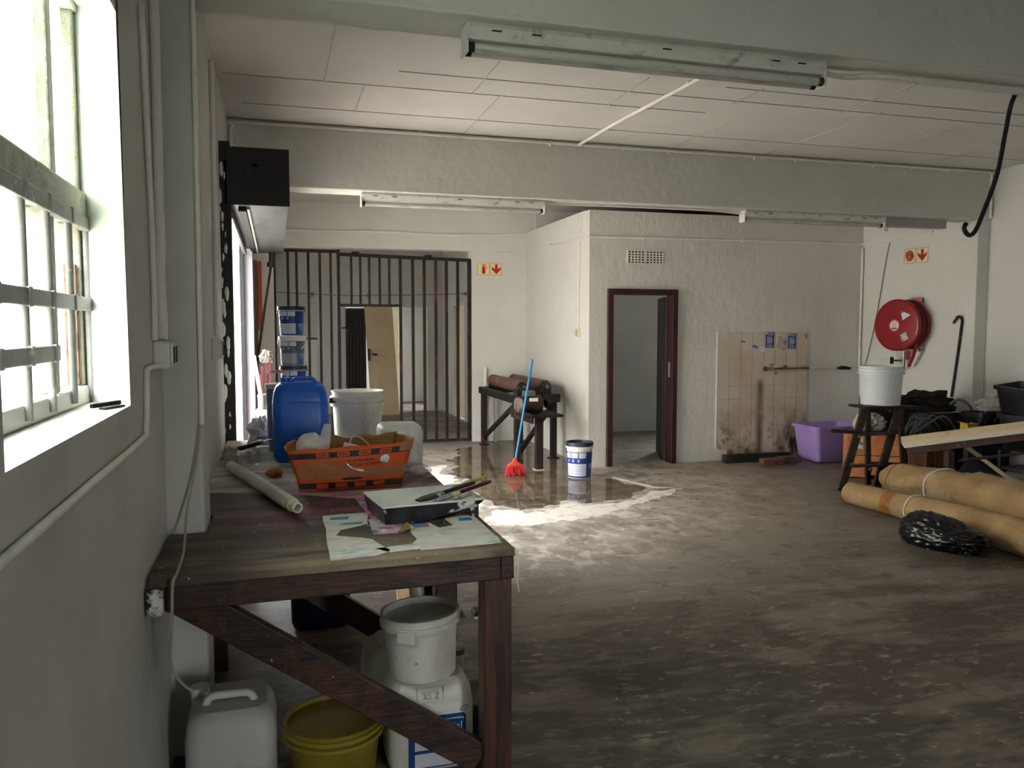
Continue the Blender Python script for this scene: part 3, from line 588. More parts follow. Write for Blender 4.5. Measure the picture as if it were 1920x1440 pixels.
# ------------------------------------------------------------------ things in the far half of the room
BLUEP = M('blue_print', '243a86', .4, layers=[layer('2f58b5', 3, .5, .6, fac=.6)])
LBL = M('pale_label', 'd5dae2', .45); LBLB = M('light_blue_print', '9db4d8', .45)
NAVY = M('navy_lid', '2a3346', .4); WHITEB = M('bucket_white', 'e4e3df', .35)
def curve_patch(cx, cy, r, a0, a1, z0, z1, rt=None, n=10, lift=.0015):
    """a label patch wrapped on a (tapering) bucket wall; angles in degrees, r at z0, rt at z1"""
    rt = r if rt is None else rt
    m = MB()
    vs = []
    for k in range(n+1):
        a = R(a0+(a1-a0)*k/n)
        for rr, z in ((r, z0), (rt, z1)):
            for d in (lift*.2, lift): vs.append((cx+(rr+d)*cos(a), cy+(rr+d)*sin(a), z))
    b = 0; fs = []
    for k in range(n):
        o, p = 4*k, 4*k+4
        fs += [(o+1, p+1, p+3, o+3), (o, o+2, p+2, p), (o, p, p+1, o+1), (o+2, o+3, p+3, p+2)]
    fs += [(0, 1, 3, 2), (4*n, 4*n+2, 4*n+3, 4*n+1)]
    return m.add(vs, fs)
def bucket_wall(m, cx, cy, z, rb, rt, h, wall=.004, n=40, rim=.006):
    m.lathe([(1e-7, z), (rb-.006, z), (rb, z+.006), (rt, z+h-.004), (rt+rim, z+h-.004), (rt+rim, z+h), (rt-wall, z+h), (rb-wall, z+.012), (1e-7, z+.012)], n, (cx, cy, 0))
    return m
def handle_pts(cx, cy, r, z, ang, drop, n=14, out=.006):
    # wire handle hanging: half ring from ear to ear, leaning by 'drop' degrees below horizontal
    a = R(ang); ux, uy = cos(a), sin(a); vx, vy = -uy, ux
    pts = []
    for k in range(n+1):
        t = pi*k/n; s_, c_ = sin(t), cos(t)
        rr = r+out
        pts.append((cx+ux*rr*c_+vx*rr*s_*cos(R(drop)), cy+uy*rr*c_+vy*rr*s_*cos(R(drop)), z-rr*s_*sin(R(drop))))
    return pts
def paint_bucket(name, label, cx, cy, z, rb, rt, h, face, lid=None, body=WHITEB, blue=True, handle=None, hmat=BLK, group=None, grey=False, q1=.80):
    t = thing(name, label, 'bucket', (cx, cy, z), group)
    m = MB(); bucket_wall(m, cx, cy, z, rb, rt, h*.93); obj('body', m, body, t, smooth=40)
    f = face
    rr = lambda q: rb+(rt-rb)*q
    p = lambda nm, a0, a1, q0, q1, mt, lift=.002: obj(nm, curve_patch(cx, cy, rr(q0), f+a0, f+a1, z+h*.93*q0, z+h*.93*q1, rr(q1), lift=lift), mt, t, smooth=60)
    if blue:
        p('print', -95, 85, .03, q1, BLUEP if not grey else M('grey_print', '5d676c', .4, layers=[layer('848c8e', 4, .5, .6)]))
        p('label', -72, 28, .08, .45, LBL if not grey else M('grey_label', 'a4abad', .4), .0035)
        for a0, a1 in ((-74, -48), (-44, -12), (-8, 26)): p('label', a0, a1, q1-.18, q1-.02, LBL, .0035)
        for k in range(4 if not grey else 5): p('text_line', -66, 16, .14+.075*k, .155+.075*k, LBLB, .005)
        for a0 in (-66, -40, -14): p('icon', a0, a0+10, q1-.30, q1-.22, LBLB, .0035)
        p('print', 42, 74, .05, .45, M('light_blue', '7fa6cf', .4, layers=[layer('2f5f9c', 5, .5, .6)]), .0035)
    if lid:
        l = MB(); zt = z+h*.93
        l.lathe([(1e-7, zt+.004), (rt-.012, zt+.004), (rt-.010, zt+h*.07), (rt+.008, zt+h*.07), (rt+.010, zt-.012), (rt+.0065, zt-.012), (rt+.0065, zt+.0005), (1e-7, zt+.0005)], 40, (cx, cy, 0))
        obj('lid', l, lid, t, smooth=40)
        for q in (.90,): pass
    c = MB(); zc = z+h*min(.86, q1+.0); rc = rr(.86)
    c.lathe([(rc+.001, zc), (rc+.009, zc+.004), (rc+.010, zc+h*.09), (rc+.002, zc+h*.095)], 40, (cx, cy, 0)); obj('collar', c, body, t, smooth=40)
    if handle:
        ang, drop, r = handle
        obj('handle', MB().tube(handle_pts(cx, cy, rc+.006, z+h*.84, ang, drop), r, 6), hmat, t, smooth=60)
    return t
paint_bucket('paint_bucket', 'blue and white paint bucket with dark lid on the wet floor', 3.12, 8.10, .0, .122, .140, .385, -105, lid=NAVY, handle=(0, 62, .006))
# puddle
random.seed(11)
pp = [(2.62, 10.72), (2.2, 10.35), (2.25, 9.95), (1.96, 9.5), (2.02, 9.1), (1.80, 8.7), (1.93, 8.35), (1.78, 8.05), (1.86, 7.6), (1.88, 7.1), (2.02, 6.72), (2.28, 6.78), (2.55, 6.98), (2.85, 6.84), (3.2, 6.98), (3.52, 7.32), (3.42, 7.7), (3.36, 8.05), (3.30, 8.35), (3.34, 8.9), (3.36, 9.6), (3.3, 10.4), (3.1, 10.75)]
WATER = bpy.data.materials.new('still_water'); WATER.use_nodes = True
nt = WATER.node_tree; nt.nodes.clear()
o_ = nt.nodes.new('ShaderNodeOutputMaterial'); a_ = nt.nodes.new('ShaderNodeBsdfTransparent'); a_.inputs[0].default_value = srgb('cfc8bd')
b_ = nt.nodes.new('ShaderNodeBsdfGlossy'); b_.inputs['Roughness'].default_value = .015; f_ = nt.nodes.new('ShaderNodeFresnel'); f_.inputs[0].default_value = 1.38
m_ = nt.nodes.new('ShaderNodeMixShader'); g_ = nt.nodes.new('ShaderNodeNewGeometry'); k_ = nt.nodes.new('ShaderNodeMath'); k_.operation = 'SUBTRACT'; k_.use_clamp = True; nt.links.new(f_.outputs[0], k_.inputs[0]); nt.links.new(g_.outputs['Backfacing'], k_.inputs[1]); nt.links.new(k_.outputs[0], m_.inputs[0]); nt.links.new(a_.outputs[0], m_.inputs[1]); nt.links.new(b_.outputs[0], m_.inputs[2]); nt.links.new(m_.outputs[0], o_.inputs[0])
poly = ragged(pp, 8, .09, 2)
pm = MB(); pm.add([(x, y, .0015) for x, y in poly], [tuple(range(len(poly)))])
po_ = obj('puddle', pm, WATER)
if po_.data.polygons[0].normal.z < 0: po_.data.flip_normals()
tag(po_, 'shallow puddle reflecting the machine and bucket on the concrete floor', 'puddle')
DRIED = M('dried_white_paint', 'e6e1d8', .7, layers=[layer('b8aea2', 9, .5, .68, fac=.7), layer('8a7f74', 20, .6, .7, seed=4, fac=.6)])
def film(name, label, pts, amp, seed, n=7):
    q = ragged(pts, n, amp, seed); m = MB(); m.add([(x, y, .0008) for x, y in q], [tuple(range(len(q)))])
    tag(obj(name, m, DRIED), label, 'paint stain')
film('paint_stain', 'dried white paint stain along the left shore of the puddle', [(1.25, 9.0), (1.9, 9.25), (1.72, 8.75), (1.86, 8.35), (1.70, 8.0), (1.78, 7.55), (1.78, 7.0), (1.3, 6.6), (1.2, 7.4), (1.3, 8.2)], .10, 5)
film('paint_stain', 'dried white paint stain along the near shore of the puddle', [(1.85, 6.85), (2.05, 6.62), (2.3, 6.70), (2.55, 6.88), (2.85, 6.75), (3.25, 6.9), (3.55, 7.2), (3.9, 7.25), (3.6, 6.95), (3.2, 6.68), (2.8, 6.45), (2.35, 6.25), (1.9, 6.2), (1.6, 6.4)], .10, 8)
film('paint_stain', 'thin curl of dried paint right of the lidded paint bucket', [(3.42, 7.95), (3.55, 7.45), (3.62, 7.32), (3.85, 7.25), (3.66, 7.40), (3.56, 7.75), (3.47, 8.02)], .03, 9)
# roller machine
t = thing('roller_machine', 'old steel frame machine with two rollers and a motor', 'machine', (3.0, 9.9, 0))
zf = .80
obj('side_beam', MB().box((2.68, 9.10, zf-.09), (2.76, 10.82, zf)), DSTEEL, t, bevel=.004)
obj('side_beam', MB().box((3.22, 9.24, zf-.09), (3.30, 10.82, zf)), DSTEEL, t, bevel=.004)
obj('cross_beam', MB().bar((2.68, 9.10, zf-.045), (3.30, 9.26, zf-.045), .06, .10), DSTEEL, t, bevel=.004)
obj('cross_beam', MB().box((2.76, 10.76, zf-.09), (3.22, 10.82, zf)), DSTEEL, t, bevel=.004)
for x, y, zt in ((2.82-.08, 10.76, .71), (2.735, 9.15, .71), (3.27, 9.38, .71), (3.26, 10.76, .71)):
    lg = obj('leg', MB().box((x-.035, y-.035, .01), (x+.035, y+.035, zt)), RUST if x < 3 else DSTEEL, t, bevel=.003)
    obj('foot_plate', MB().box((x-.06, y-.06, 0), (x+.06, y+.06, .012)), DSTEEL, lg)
lg = obj('leg', MB().box((2.80, 8.60, .01), (2.88, 8.68, .60)), RUST, t, bevel=.003); obj('foot_plate', MB().box((2.785, 8.58, 0), (2.895, 8.70, .012)), FITW, lg)
obj('diagonal_brace', MB().bar((2.735, 10.70, .12), (2.735, 9.25, .68), .04, .05), DSTEEL, t)
obj('diagonal_brace', MB().bar((3.24, 9.42, .62), (2.78, 9.20, .12), .04, .05), RUST, t)
obj('motor_shelf', MB().box((2.62, 8.55, .60), (3.10, 9.12, .63)), RUST, t, bevel=.003)
obj('front_plate', MB().add([(2.60, 8.95, .70), (2.62, 8.95, .70), (2.62, 8.95, .58), (2.60, 8.95, .58), (2.72, 8.52, .64), (2.74, 8.52, .64), (2.74, 8.52, .54), (2.72, 8.52, .54)], [(0, 1, 2, 3), (7, 6, 5, 4), (0, 4, 5, 1), (1, 5, 6, 2), (2, 6, 7, 3), (3, 7, 4, 0)]), RUST, t)
ROLL = M('brown_rubber_roller', '5b3f36', .6, layers=[layer('7a5c50', 4, .5, .65, fac=.7), layer('a9a19a', 18, .66, .74, fac=.5)])
for x, ya, yb in ((2.85, 9.32, 10.68), (3.15, 9.36, 10.70)):
    z = zf+.095
    r_ = obj('roller', MB().cyl((x, ya, z), (x, yb, z), .076, n=28), ROLL, t, smooth=40)
    obj('shaft', MB().cyl((x, ya-.10, z), (x, yb+.06, z), .024, n=12), STEEL, r_, smooth=40)
    obj('hub', MB().cyl((x, ya-.004, z), (x, ya-.03, z), .060, .045, 20), DSTEEL, r_, smooth=40)
    for y in (ya-.07, yb+.04): obj('bearing', MB().box((x-.05, y-.02, zf), (x+.05, y+.02, z+.02)).cyl((x, y-.022, z), (x, y+.022, z), .045, n=16), DSTEEL, t, smooth=40)
obj('motor', MB().cyl((2.66, 8.76, .735), (2.90, 8.80, .735), .098, n=28).cyl((2.64, 8.757, .735), (2.66, 8.76, .735), .085, .098, 28), M('brown_motor', '4a3529', .5, .3, layers=[layer('2a201b', 8, .5, .65)]), t, smooth=35)
obj('end_bell', MB().cyl((2.61, 8.752, .735), (2.645, 8.757, .735), .078, .092, 28), M('flaking_aluminium', 'b9b7b3', .35, .8, layers=[layer('3c332d', 9, .55, .62)]), t, smooth=35)
obj('terminal_box', MB().box((2.69, 8.70, .83), (2.82, 8.82, .89)), STEEL, t, bevel=.005)
obj('name_plate', MB().box((2.74, 8.672, .775), (2.84, 8.682, .815)), LBL, t)
obj('gearbox', MB().box((2.66, 8.92, .63), (2.80, 9.06, .90)).cyl((2.78, 8.99, .86), (2.98, 9.02, .90), .035, n=14), BLK, t, bevel=.006)
obj('pulley', MB().cyl((2.98, 8.82, .73), (3.04, 8.83, .73), .05, n=20), BLK, t, smooth=40)
# broom leaning on the machine
t = thing('broom', 'broom with blue handle and red bristles leaning on the roller machine', 'broom', (2.55, 8.38, 0))
hb = V((2.50, 8.42, .17)); ht = V((2.735, 8.56, 1.255))
obj('handle', MB().cyl(hb-(ht-hb)*.03, ht, .0125, n=10), M('blue_handle', '2a86bd', .35, layers=[layer('174f78', 5, .55, .7, fac=.6)]), t, smooth=40)
hd = MB(); hd.loft([[V((2.49+x, 8.41+y, z)) for x, y in rrect(w, d, .012, 3)] for z, w, d in ((.185, .018, .016), (.15, .03, .02), (.115, .08, .026), (.10, .086, .027))])
obj('head', hd, M('red_plastic', 'd8472f', .45), t, smooth=40)
bs = MB()
random.seed(5)
for i in range(15):
    for j in range(4):
        x = 2.414+.152*i/14; y = 8.388+.044*j/3
        bs.tube([(x, y, .102), (x+(i-7)*.003, y-.012+random.uniform(-.012, .012), .05), (x+(i-7)*.005+random.uniform(-.01, .01), y-.02+random.uniform(-.02, .02), .003)], [.0062, .0075, .006], 5)
obj('bristles', bs, M('red_bristle', 'c3262a', .7, layers=[layer('33191a', 3, .5, .6, mask=[('x', .0, .07)]), layer('5a1618', 9, .5, .65)]), t, smooth=60, stuff=True)

# air vents above the maroon door
VW = M('vent_white', 'e0ddd6', .6); VD = M('vent_dark', '2b2724', .9)
for x, lb in ((3.905, 'left half of the louvred air brick above the maroon door'), (4.135, 'right half of the louvred air brick above the maroon door')):
    t = thing('air_vent', lb, 'vent', (x, 8.64, 2.35), 'air bricks above the door')
    obj('backing', MB().box((x, 8.640, 2.345), (x+.215, 8.6465, 2.49)), VD, t)
    f = MB(); f.box((x-.004, 8.630, 2.343), (x+.219, 8.6465, 2.352)).box((x-.004, 8.630, 2.484), (x+.219, 8.6465, 2.493))
    for k in range(6): f.box((x-.004+k*.0425, 8.630, 2.345), (x+.010+k*.0425-.002, 8.6465, 2.49))
    obj('frame', f, VW, t)
    s = MB()
    for k in range(1, 5): s.box((x, 8.633, 2.345+k*.029-.007), (x+.215, 8.645, 2.345+k*.029+.005))
    obj('louvres', s, VW, t)

# tiled splashback
TILE = M('stained_tile', 'd3c8b9', .35, layers=[
    layer('b9a78e', 2.2, .42, .66, fac=.7, seed=1), layer('7d6245', 3.2, .46, .62, fac=.8, seed=3, mask=[('z', .8, .1)]),
    layer('3a2c20', 6, .48, .60, fac=.95, seed=4, stretch=(1.5, 1, .5), mask=[('z', .62, .2), ('x', .02, .35)]),
    layer('1f1712', 13, .50, .56, fac=.95, seed=6, stretch=(1.6, 1, .45), mask=[('z', .55, .32), ('x', .18, .5)]),
    layer('57432f', 2, .28, .45, fac=.9, seed=7, stretch=(1, 1, .4), mask=[('x', -.13, -.05), ('x', .03, -.04), ('z', 1.02, .93)]),
    layer('4a3727', 9, .52, .64, fac=.8, seed=8, mask=[('z', .6, .15)])])
t = thing('tiled_splashback', 'stained cream tile panel on the white partition wall', 'tiles', (5.725, 8.635, 0))
tx = MB(); prof = [(5.09, 1.555), (5.09, .165), (5.135, .13), (5.235, .13), (5.24, .06), (5.26, .0), (6.355, .0), (6.34, 1.56)]
tx.prism([(x, z) for x, z in prof], 0.002, .014, Matrix(((1, 0, 0, 0), (0, 0, -1, 8.6465), (0, 1, 0, 0), (0, 0, 0, 1))))
obj('tiles', tx, TILE, t)
g = MB()
for k in range(1, 8): g.box((5.09+k*.157-.0018, 8.6315, .14 if k < 2 else .0), (5.09+k*.157+.0018, 8.634, 1.552))
for k in range(1, 10): g.box((5.092 if 1.552-k*.162 > .17 else 5.25, 8.6325, 1.552-k*.162-.0018), (6.342, 8.634, 1.552-k*.162+.0018))
obj('grout_lines', g, M('dirty_grout', '6e5a44', .8, layers=[layer('c5b8a6', 3, .45, .6, fac=.6)]), t)
obj('edge_trim', MB().box((5.078, 8.630, .165), (5.091, 8.6455, 1.558)), VW, t)
def sticker(name, x, z, w, h, mt, rot=0, parts=()):
    F = frame((x, 8.632, z), (cos(R(rot)), 0, sin(R(rot))), (-sin(R(rot)), 0, cos(R(rot))))
    s = obj(name, MB().box((-w/2, -h/2, 0), (w/2, h/2, .0015)).xf(F), mt, t)
    for q, m2 in parts: obj('print', q.xf(F), m2, s)
GREYL = M('grey_label_print', '8d959a', .5)
for x, z in ((5.80, 1.455), (6.115, 1.44)):
    d = MB().prism([(-.042, -.045), (.01, -.045), (.036, -.03), (.042, 0), (.036, .03), (.01, .045), (-.042, .045)], .0015, .0022)
    ls = MB()
    for k in range(3): ls.box((-.045, -.062-k*.012, .0015), (.04, -.058-k*.012, .0021)).box((-.02, .058+k*.012, .0015), (.045, .062+k*.012, .0021))
    ls.box((-.05, .068, .0015), (-.028, .09, .0021))
    sticker('blue_label', x, z, .118, .19, BLUEP, -1, [(d, GREYL), (ls, LBL), (MB().box((-.035, .008, .0022), (.02, .012, .0027)).box((-.035, -.008, .0022), (.02, -.004, .0027)).box((-.035, -.022, .0022), (.02, -.018, .0027)), LBLB)])
sticker('torn_label', 5.97, 1.415, .12, .15, M('torn_grey_label', 'aeb0aa', .5, layers=[layer('6f726f', 12, .5, .6)]), -14)
sticker('torn_label', 5.455, 1.385, .02, .10, LBL, 32); sticker('torn_label', 5.43, 1.44, .06, .015, M('dark_blue_scrap', '33445e', .5), -14)
sticker('torn_label', 5.60, 1.375, .07, .035, M('light_blue_scrap', '4d86bd', .5), -18); sticker('torn_label', 5.70, 1.345, .05, .07, LBL, 6)
sticker('round_logo', 6.315, 1.51, .001, .001, LBL, 0, [(MB().cyl((0, 0, .001), (0, 0, .002), .021, n=20), M('wine_red', '7b1f35', .5)), (MB().box((-.012, -.003, .002), (.012, .003, .0026)).box((-.003, -.01, .002), (.003, .012, .0026)), LBL)])
sticker('round_logo_text', 6.315, 1.478, .04, .007, M('wine_red_text', '7b1f35', .5))
# tap and pipe
RPIPE = M('rusty_pipe', '6d5641', .6, .2, layers=[layer('8f8272', 12, .5, .65), layer('3c2c1f', 20, .58, .68)])
BRASS = M('tarnished_brass', '7d6238', .4, .8, layers=[layer('4e3b22', 12, .5, .65)])
t = thing('water_tap', 'rusty water pipe with brass tap across the stained tiles', 'tap', (6.4, 8.61, 1.1))
obj('pipe', MB().tube([(5.775, 8.613, 1.105), (6.35, 8.613, 1.108)], .012, 10), RPIPE, t, smooth=50)
obj('pipe', MB().tube([(6.35, 8.613, 1.108), (6.72, 8.613, 1.105), (7.08, 8.613, 1.10)], .011, 10), PIPEW, t, smooth=50)
tp = obj('tap', MB().tube([(5.77, 8.62, 1.105), (5.775, 8.57, 1.105), (5.80, 8.53, 1.10), (5.80, 8.50, 1.08), (5.80, 8.50, 1.04)], [.018, .018, .015, .013, .013], 10).cyl((5.785, 8.55, 1.105), (5.785, 8.55, 1.15), .010, n=8), BRASS, t, smooth=50)
obj('tap_handle', MB().bar((5.755, 8.55, 1.155), (5.815, 8.55, 1.165), .014, .01), BRASS, tp, bevel=.003)
obj('pipe_flange', MB().cyl((5.735, 8.62, 1.105), (5.735, 8.60, 1.105), .03, n=14).cyl((5.73, 8.61, 1.105), (5.775, 8.612, 1.105), .014, n=10), RPIPE, t, smooth=40)
obj('blanked_outlet', MB().cyl((5.98, 8.61, 1.108), (5.98, 8.56, 1.125), .014, n=10).box((5.955, 8.555, 1.118), (6.005, 8.565, 1.150)), RPIPE, t)
obj('valve', MB().bar((6.76, 8.60, 1.10), (6.95, 8.60, 1.095), .03, .035).bar((6.80, 8.585, 1.125), (6.90, 8.585, 1.115), .02, .015), DSTEEL, t, bevel=.006)
# plank and bricks
BRICK = M('old_brick', '6b4a3c', .85, bump=.5, bscale=40, layers=[layer('4c3a31', 10, .5, .65), layer('8f7463', 16, .6, .7)])
tag(obj('plank', MB().box((5.10, 8.42, 0), (5.98, 8.52, .095)), M('blackened_timber', '1d1a18', .8, bump=.3, layers=[layer('38322d', 6, .5, .65)]), bevel=.006), 'blackened timber plank on the floor below the stained tiles', 'plank')
def brick(label, c, rz, sx, mt):
    m = MB().box((-sx/2, -.055, 0), (sx/2, .055, .075)); m.xf(Matrix.Translation(V(c)) @ Matrix.Rotation(R(rz), 4, 'Z')); tag(obj('brick', m, mt, bevel=.01), label, 'brick', 'bricks below the tiles')
brick('reddish worn brick in front of the black plank, left of two', (5.57, 8.20, 0), -4, .27, BRICK)
brick('greyish brick in front of the black plank, right of two', (5.86, 8.30, 0), 5, .30, M('grey_brick', '5b4b40', .85, bump=.5, layers=[layer('7d6e60', 10, .5, .65)]))
# purple tub
t = thing('storage_tub', 'open purple plastic tub against the white wall', 'tub', (6.45, 8.35, 0))
m = MB()
def tubr(z, hx, hy, r): return [V((6.44+x, 8.34+y, z)) for x, y in rrect(hx, hy, r)]
m.loft([tubr(.004, .27, .19, .05), tubr(.02, .285, .205, .05), tubr(.40, .325, .235, .05), tubr(.40, .350, .258, .06), tubr(.435, .352, .260, .06), tubr(.437, .325, .235, .05), tubr(.40, .318, .228, .05), tubr(.03, .28, .20, .05)])
obj('body', m, M('purple_plastic', 'a98fd4', .4, layers=[layer('9479c0', 3, .5, .7, fac=.6)]), t, smooth=40)

# ------------------------------------------------------------------ hose reel
REDP = M('red_enamel', '8f1620', .3, layers=[layer('6a0f18', 4, .5, .7, fac=.6), layer('3c0a0e', 22, .68, .74, fac=.7)])
t = thing('hose_reel', 'red fire hose reel mounted on the right wall', 'hose reel', (7.0, 7.75, 1.33))
nx = V((-cos(R(11)), -sin(R(11)), 0)); cB = V((7.055, 7.775, 1.635)); cF = cB+nx*.185
F = frame(cB, nx.cross(V((0, 0, 1)))*-1, (0, 0, 1)) # local z = towards the room
if F.to_3x3().col[2].dot(nx) < 0: F = frame(cB, nx.cross(V((0, 0, 1))), (0, 0, 1))
def disc(z0, z1, r): return MB().lathe([(1e-7, z0), (r-.012, z0), (r, z0+.004), (r, z1-.008), (r-.010, z1), (r-.03, z1+.003), (1e-7, z1+.003)], 56, M4=F)
obj('back_disc', disc(0, .03, .295), REDP, t, smooth=35)
obj('front_disc', disc(.155, .195, .297), REDP, t, smooth=35)
hs = MB()
for k in range(4): hs.tube([F @ V((.262*cos(2*pi*i/40), .262*sin(2*pi*i/40), .045+k*.031)) for i in range(40)], .0155, 8, closed=True)
obj('hose', hs, M('dark_red_hose', '5a1518', .5), t, smooth=50)
lab = obj('label', MB().cyl(F @ V((-.02, -.005, .198)), F @ V((-.02, -.005, .2000)), .070, n=32), M('label_orange_rim', 'c9583f', .45), t)
obj('label_face', MB().cyl(F @ V((-.02, -.005, .2000)), F @ V((-.02, -.005, .2008)), .056, n=32), M('label_face', 'ded7c6', .5), lab)
lt = MB(); 
for k in range(3): lt.box((-.05, -.02+k*.022, .2008), (.012, -.012+k*.022, .2014))
lt.xf(F); obj('print', lt, GREYL, lab)
obj('print', MB().box((-.055, -.046, .2008), (.015, -.030, .2014)).xf(F), SIGNR, lab)
obj('sticker', MB().prism([(.055, .165), (.185, .115), (.085, .055)], .198, .2).xf(F), LBL, t); obj('sticker', MB().prism([(.055, .165), (.10, .148), (.067, .128)], .2, .2008).xf(F), M('green_corner', '3f8a68', .5), t)
obj('sticker', MB().prism([(.055, -.115), (.135, -.075), (.165, -.155), (.09, -.19)], .198, .2).xf(F), M('grey_sticker', 'b7b4a8', .5, layers=[layer('7c7a72', 30, .5, .6)]), t)
obj('swing_arm', MB().bar(F @ V((.02, 0, -.005)), F @ V((.02, -.40, -.005)), .05, .02, nx).bar((7.095, 7.62, 1.35), (7.0, 7.80, 1.35), .03, .03).bar((7.10, 7.60, 1.92), (7.06, 7.70, 1.92), .025, .05), REDP, t, bevel=.004)
obj('hose_tail', MB().tube(arc_pts([F @ V((.20, -.20, .10)), F @ V((.16, -.32, .08)), (7.03, 7.66, 1.24), (7.05, 7.72, 1.16)], 5), .017, 8), REDP, t, smooth=50)
obj('valve', MB().cyl((7.06, 7.82, 1.12), (7.06, 7.82, 1.33), .018, n=10).cyl((7.06, 7.85, 1.22), (6.99, 7.93, 1.22), .012, n=8), STEEL, t, smooth=40)
obj('hand_wheel', MB().cyl((7.0, 7.915, 1.22), (6.975, 7.94, 1.22), .042, n=8), BLK, t)
obj('supply_pipe', MB().tube([(7.06, 7.82, 1.13), (7.09, 7.9, 1.11), (7.105, 8.5, 1.10)], .011, 8), PIPEW, t, smooth=50)
# crowbar
t = thing('crowbar', 'long black wrecking bar with claw hook hanging on the pillar', 'crowbar', (7.08, 7.1, .85))
P0 = [(7.085, 7.13, .85), (7.09, 7.08, 1.25), (7.09, 7.035, 1.62), (7.09, 7.03, 1.68), (7.088, 7.045, 1.715), (7.085, 7.075, 1.725), (7.08, 7.10, 1.71), (7.08, 7.13, 1.665)]
obj('shaft', MB().tube(arc_pts(P0[:-1], 5), .0135, 8), BLK, t, smooth=50)
for d in (-.011, .011): obj('claw', MB().tube([(7.08+d*.3, 7.095+d*.2, 1.71), (7.08+d, 7.12+d*.3, 1.675), (7.08+d, 7.135, 1.645)], [.010, .009, .003], 6), BLK, t)
obj('nail', MB().cyl((7.07, 7.03, 1.50), (7.11, 7.05, 1.50), .004, n=6), STEEL, t)
# ------------------------------------------------------------------ the heap by the right wall
LADW = M('ladder_dark_timber', '3b2a22', .5, bump=.2, bscale=25, layers=[layer('20150f', 6, .5, .66, seed=2, fac=.8), layer('6b4d3a', 9, .6, .7, fac=.6), layer('d9d2c6', 26, .70, .73, seed=4, fac=.9)])
t = thing('step_ladder', 'old dark timber step ladder standing before the orange crate', 'ladder', (5.75, 6.76, 0))
zt = .80
A1, A2 = V((5.31, 6.66, 0)), V((5.70, 6.63, 0)); a1, a2 = V((5.66, 6.77, zt)), V((6.05, 6.74, zt))
B1, B2 = V((5.80, 6.86, 0)), V((6.22, 6.83, 0)); b1, b2 = V((5.735, 6.82, .765)), V((6.12, 6.80, .765))
for p, q in ((A1, a1), (A2, a2)): obj('front_rail', MB().bar(p, q, .028, .085, (1, 0, 0)), LADW, t, bevel=.004)
for p, q in ((B1, b1), (B2, b2)): obj('rear_leg', MB().bar(p, q, .028, .06, (1, 0, 0)), LADW, t, bevel=.004)
for k in (.30, .68):
    p, q = A1.lerp(a1, k), A2.lerp(a2, k); obj('tread', MB().bar(p, q, .10, .022, (0, 0, 1)), LADW, t, bevel=.003)
obj('stretcher', MB().bar(B1.lerp(b1, .28), B2.lerp(b2, .25), .02, .05), LADW, t)
obj('stretcher', MB().bar(B1.lerp(b1, .10), B2.lerp(b2, .10), .02, .04), LADW, t)
obj('step_bar', MB().bar((5.20, 6.70, .60), (5.62, 6.74, .555), .03, .035), LADW, t, bevel=.004)
obj('top_platform', MB().add([(5.585, 6.66, .805), (6.17, 6.60, .795), (6.19, 6.90, .795), (5.60, 6.94, .805), (5.585, 6.66, .83), (6.17, 6.60, .82), (6.19, 6.90, .82), (5.60, 6.94, .83)], [(3, 2, 1, 0), (4, 5, 6, 7), (0, 1, 5, 4), (1, 2, 6, 5), (2, 3, 7, 6), (3, 0, 4, 7)]), M('black_stained_timber', '17120f', .5), t, bevel=.004)
for p, q, k in ((A1, a1, .66), (A1, a1, .33), (B1, b1, .22)):
    c = p.lerp(q, k); obj('bolt', MB().cyl(c+V((0, -.05, 0)), c+V((0, -.025, 0)), .014, n=12), STEEL, t)
# white bucket on the ladder
t = thing('bucket', 'pale grey bucket with ribbed rim on the step ladder', 'bucket', (5.85, 6.78, .83))
m = MB(); bucket_wall(m, 5.85, 6.78, .832, .185, .208, .39, n=48)
obj('body', m, M('pale_grey_plastic', 'cdd2d6', .4, layers=[layer('b4b9bd', 5, .5, .7, fac=.5)]), t, smooth=40)
for z in (1.155, 1.185): obj('rib', MB().lathe([(.205, z-.010), (.221, z-.010), (.222, z+.006), (.206, z+.008)], 48, (5.85, 6.78, 0)), M('pale_grey_rim', 'd3d8db', .4), t, smooth=40)
# orange wooden crate with label
ORW = M('orange_chipboard', 'c77f4c', .7, layers=[layer('dc9d6c', 6, .45, .65, seed=2), layer('8e5329', 5, .58, .7, seed=3, fac=.7), layer('a8623a', 30, .5, .6, fac=.5, stretch=(1, 1, 3))])
t = thing('wooden_crate', 'orange chipboard crate with white label behind the step ladder', 'crate', (6.1, 7.2, 0))
CM = Matrix.Translation((5.85, 7.26, 0)) @ Matrix.Rotation(R(-32), 4, 'Z')
obj('body', MB().box((0, 0, .012), (.55, .29, .49), CM), ORW, t, bevel=.006)
obj('lid_edge', MB().box((-.01, -.01, .49), (.56, .30, .505), CM), LADW, t)
obj('corner_bracket', MB().box((-.008, -.010, .12), (.045, -.0005, .19), CM), GALV, t)
obj('split', MB().box((.01, -.006, .245), (.54, .0, .252), CM), DIRT_SHADE, t)
obj('skirt', MB().box((.03, .01, 0), (.52, .28, .012), CM), LADW, t)
obj('label', MB().prism([(.09, .32), (.165, .32), (.150, .465), (.10, .47)], .0015, .004, CM @ Matrix(((1, 0, 0, 0), (0, 0, -1, 0), (0, 1, 0, 0), (0, 0, 0, 1)))), M('smudged_label', 'd5d2cb', .6, layers=[layer('5f5c59', 9, .52, .6)]), t)
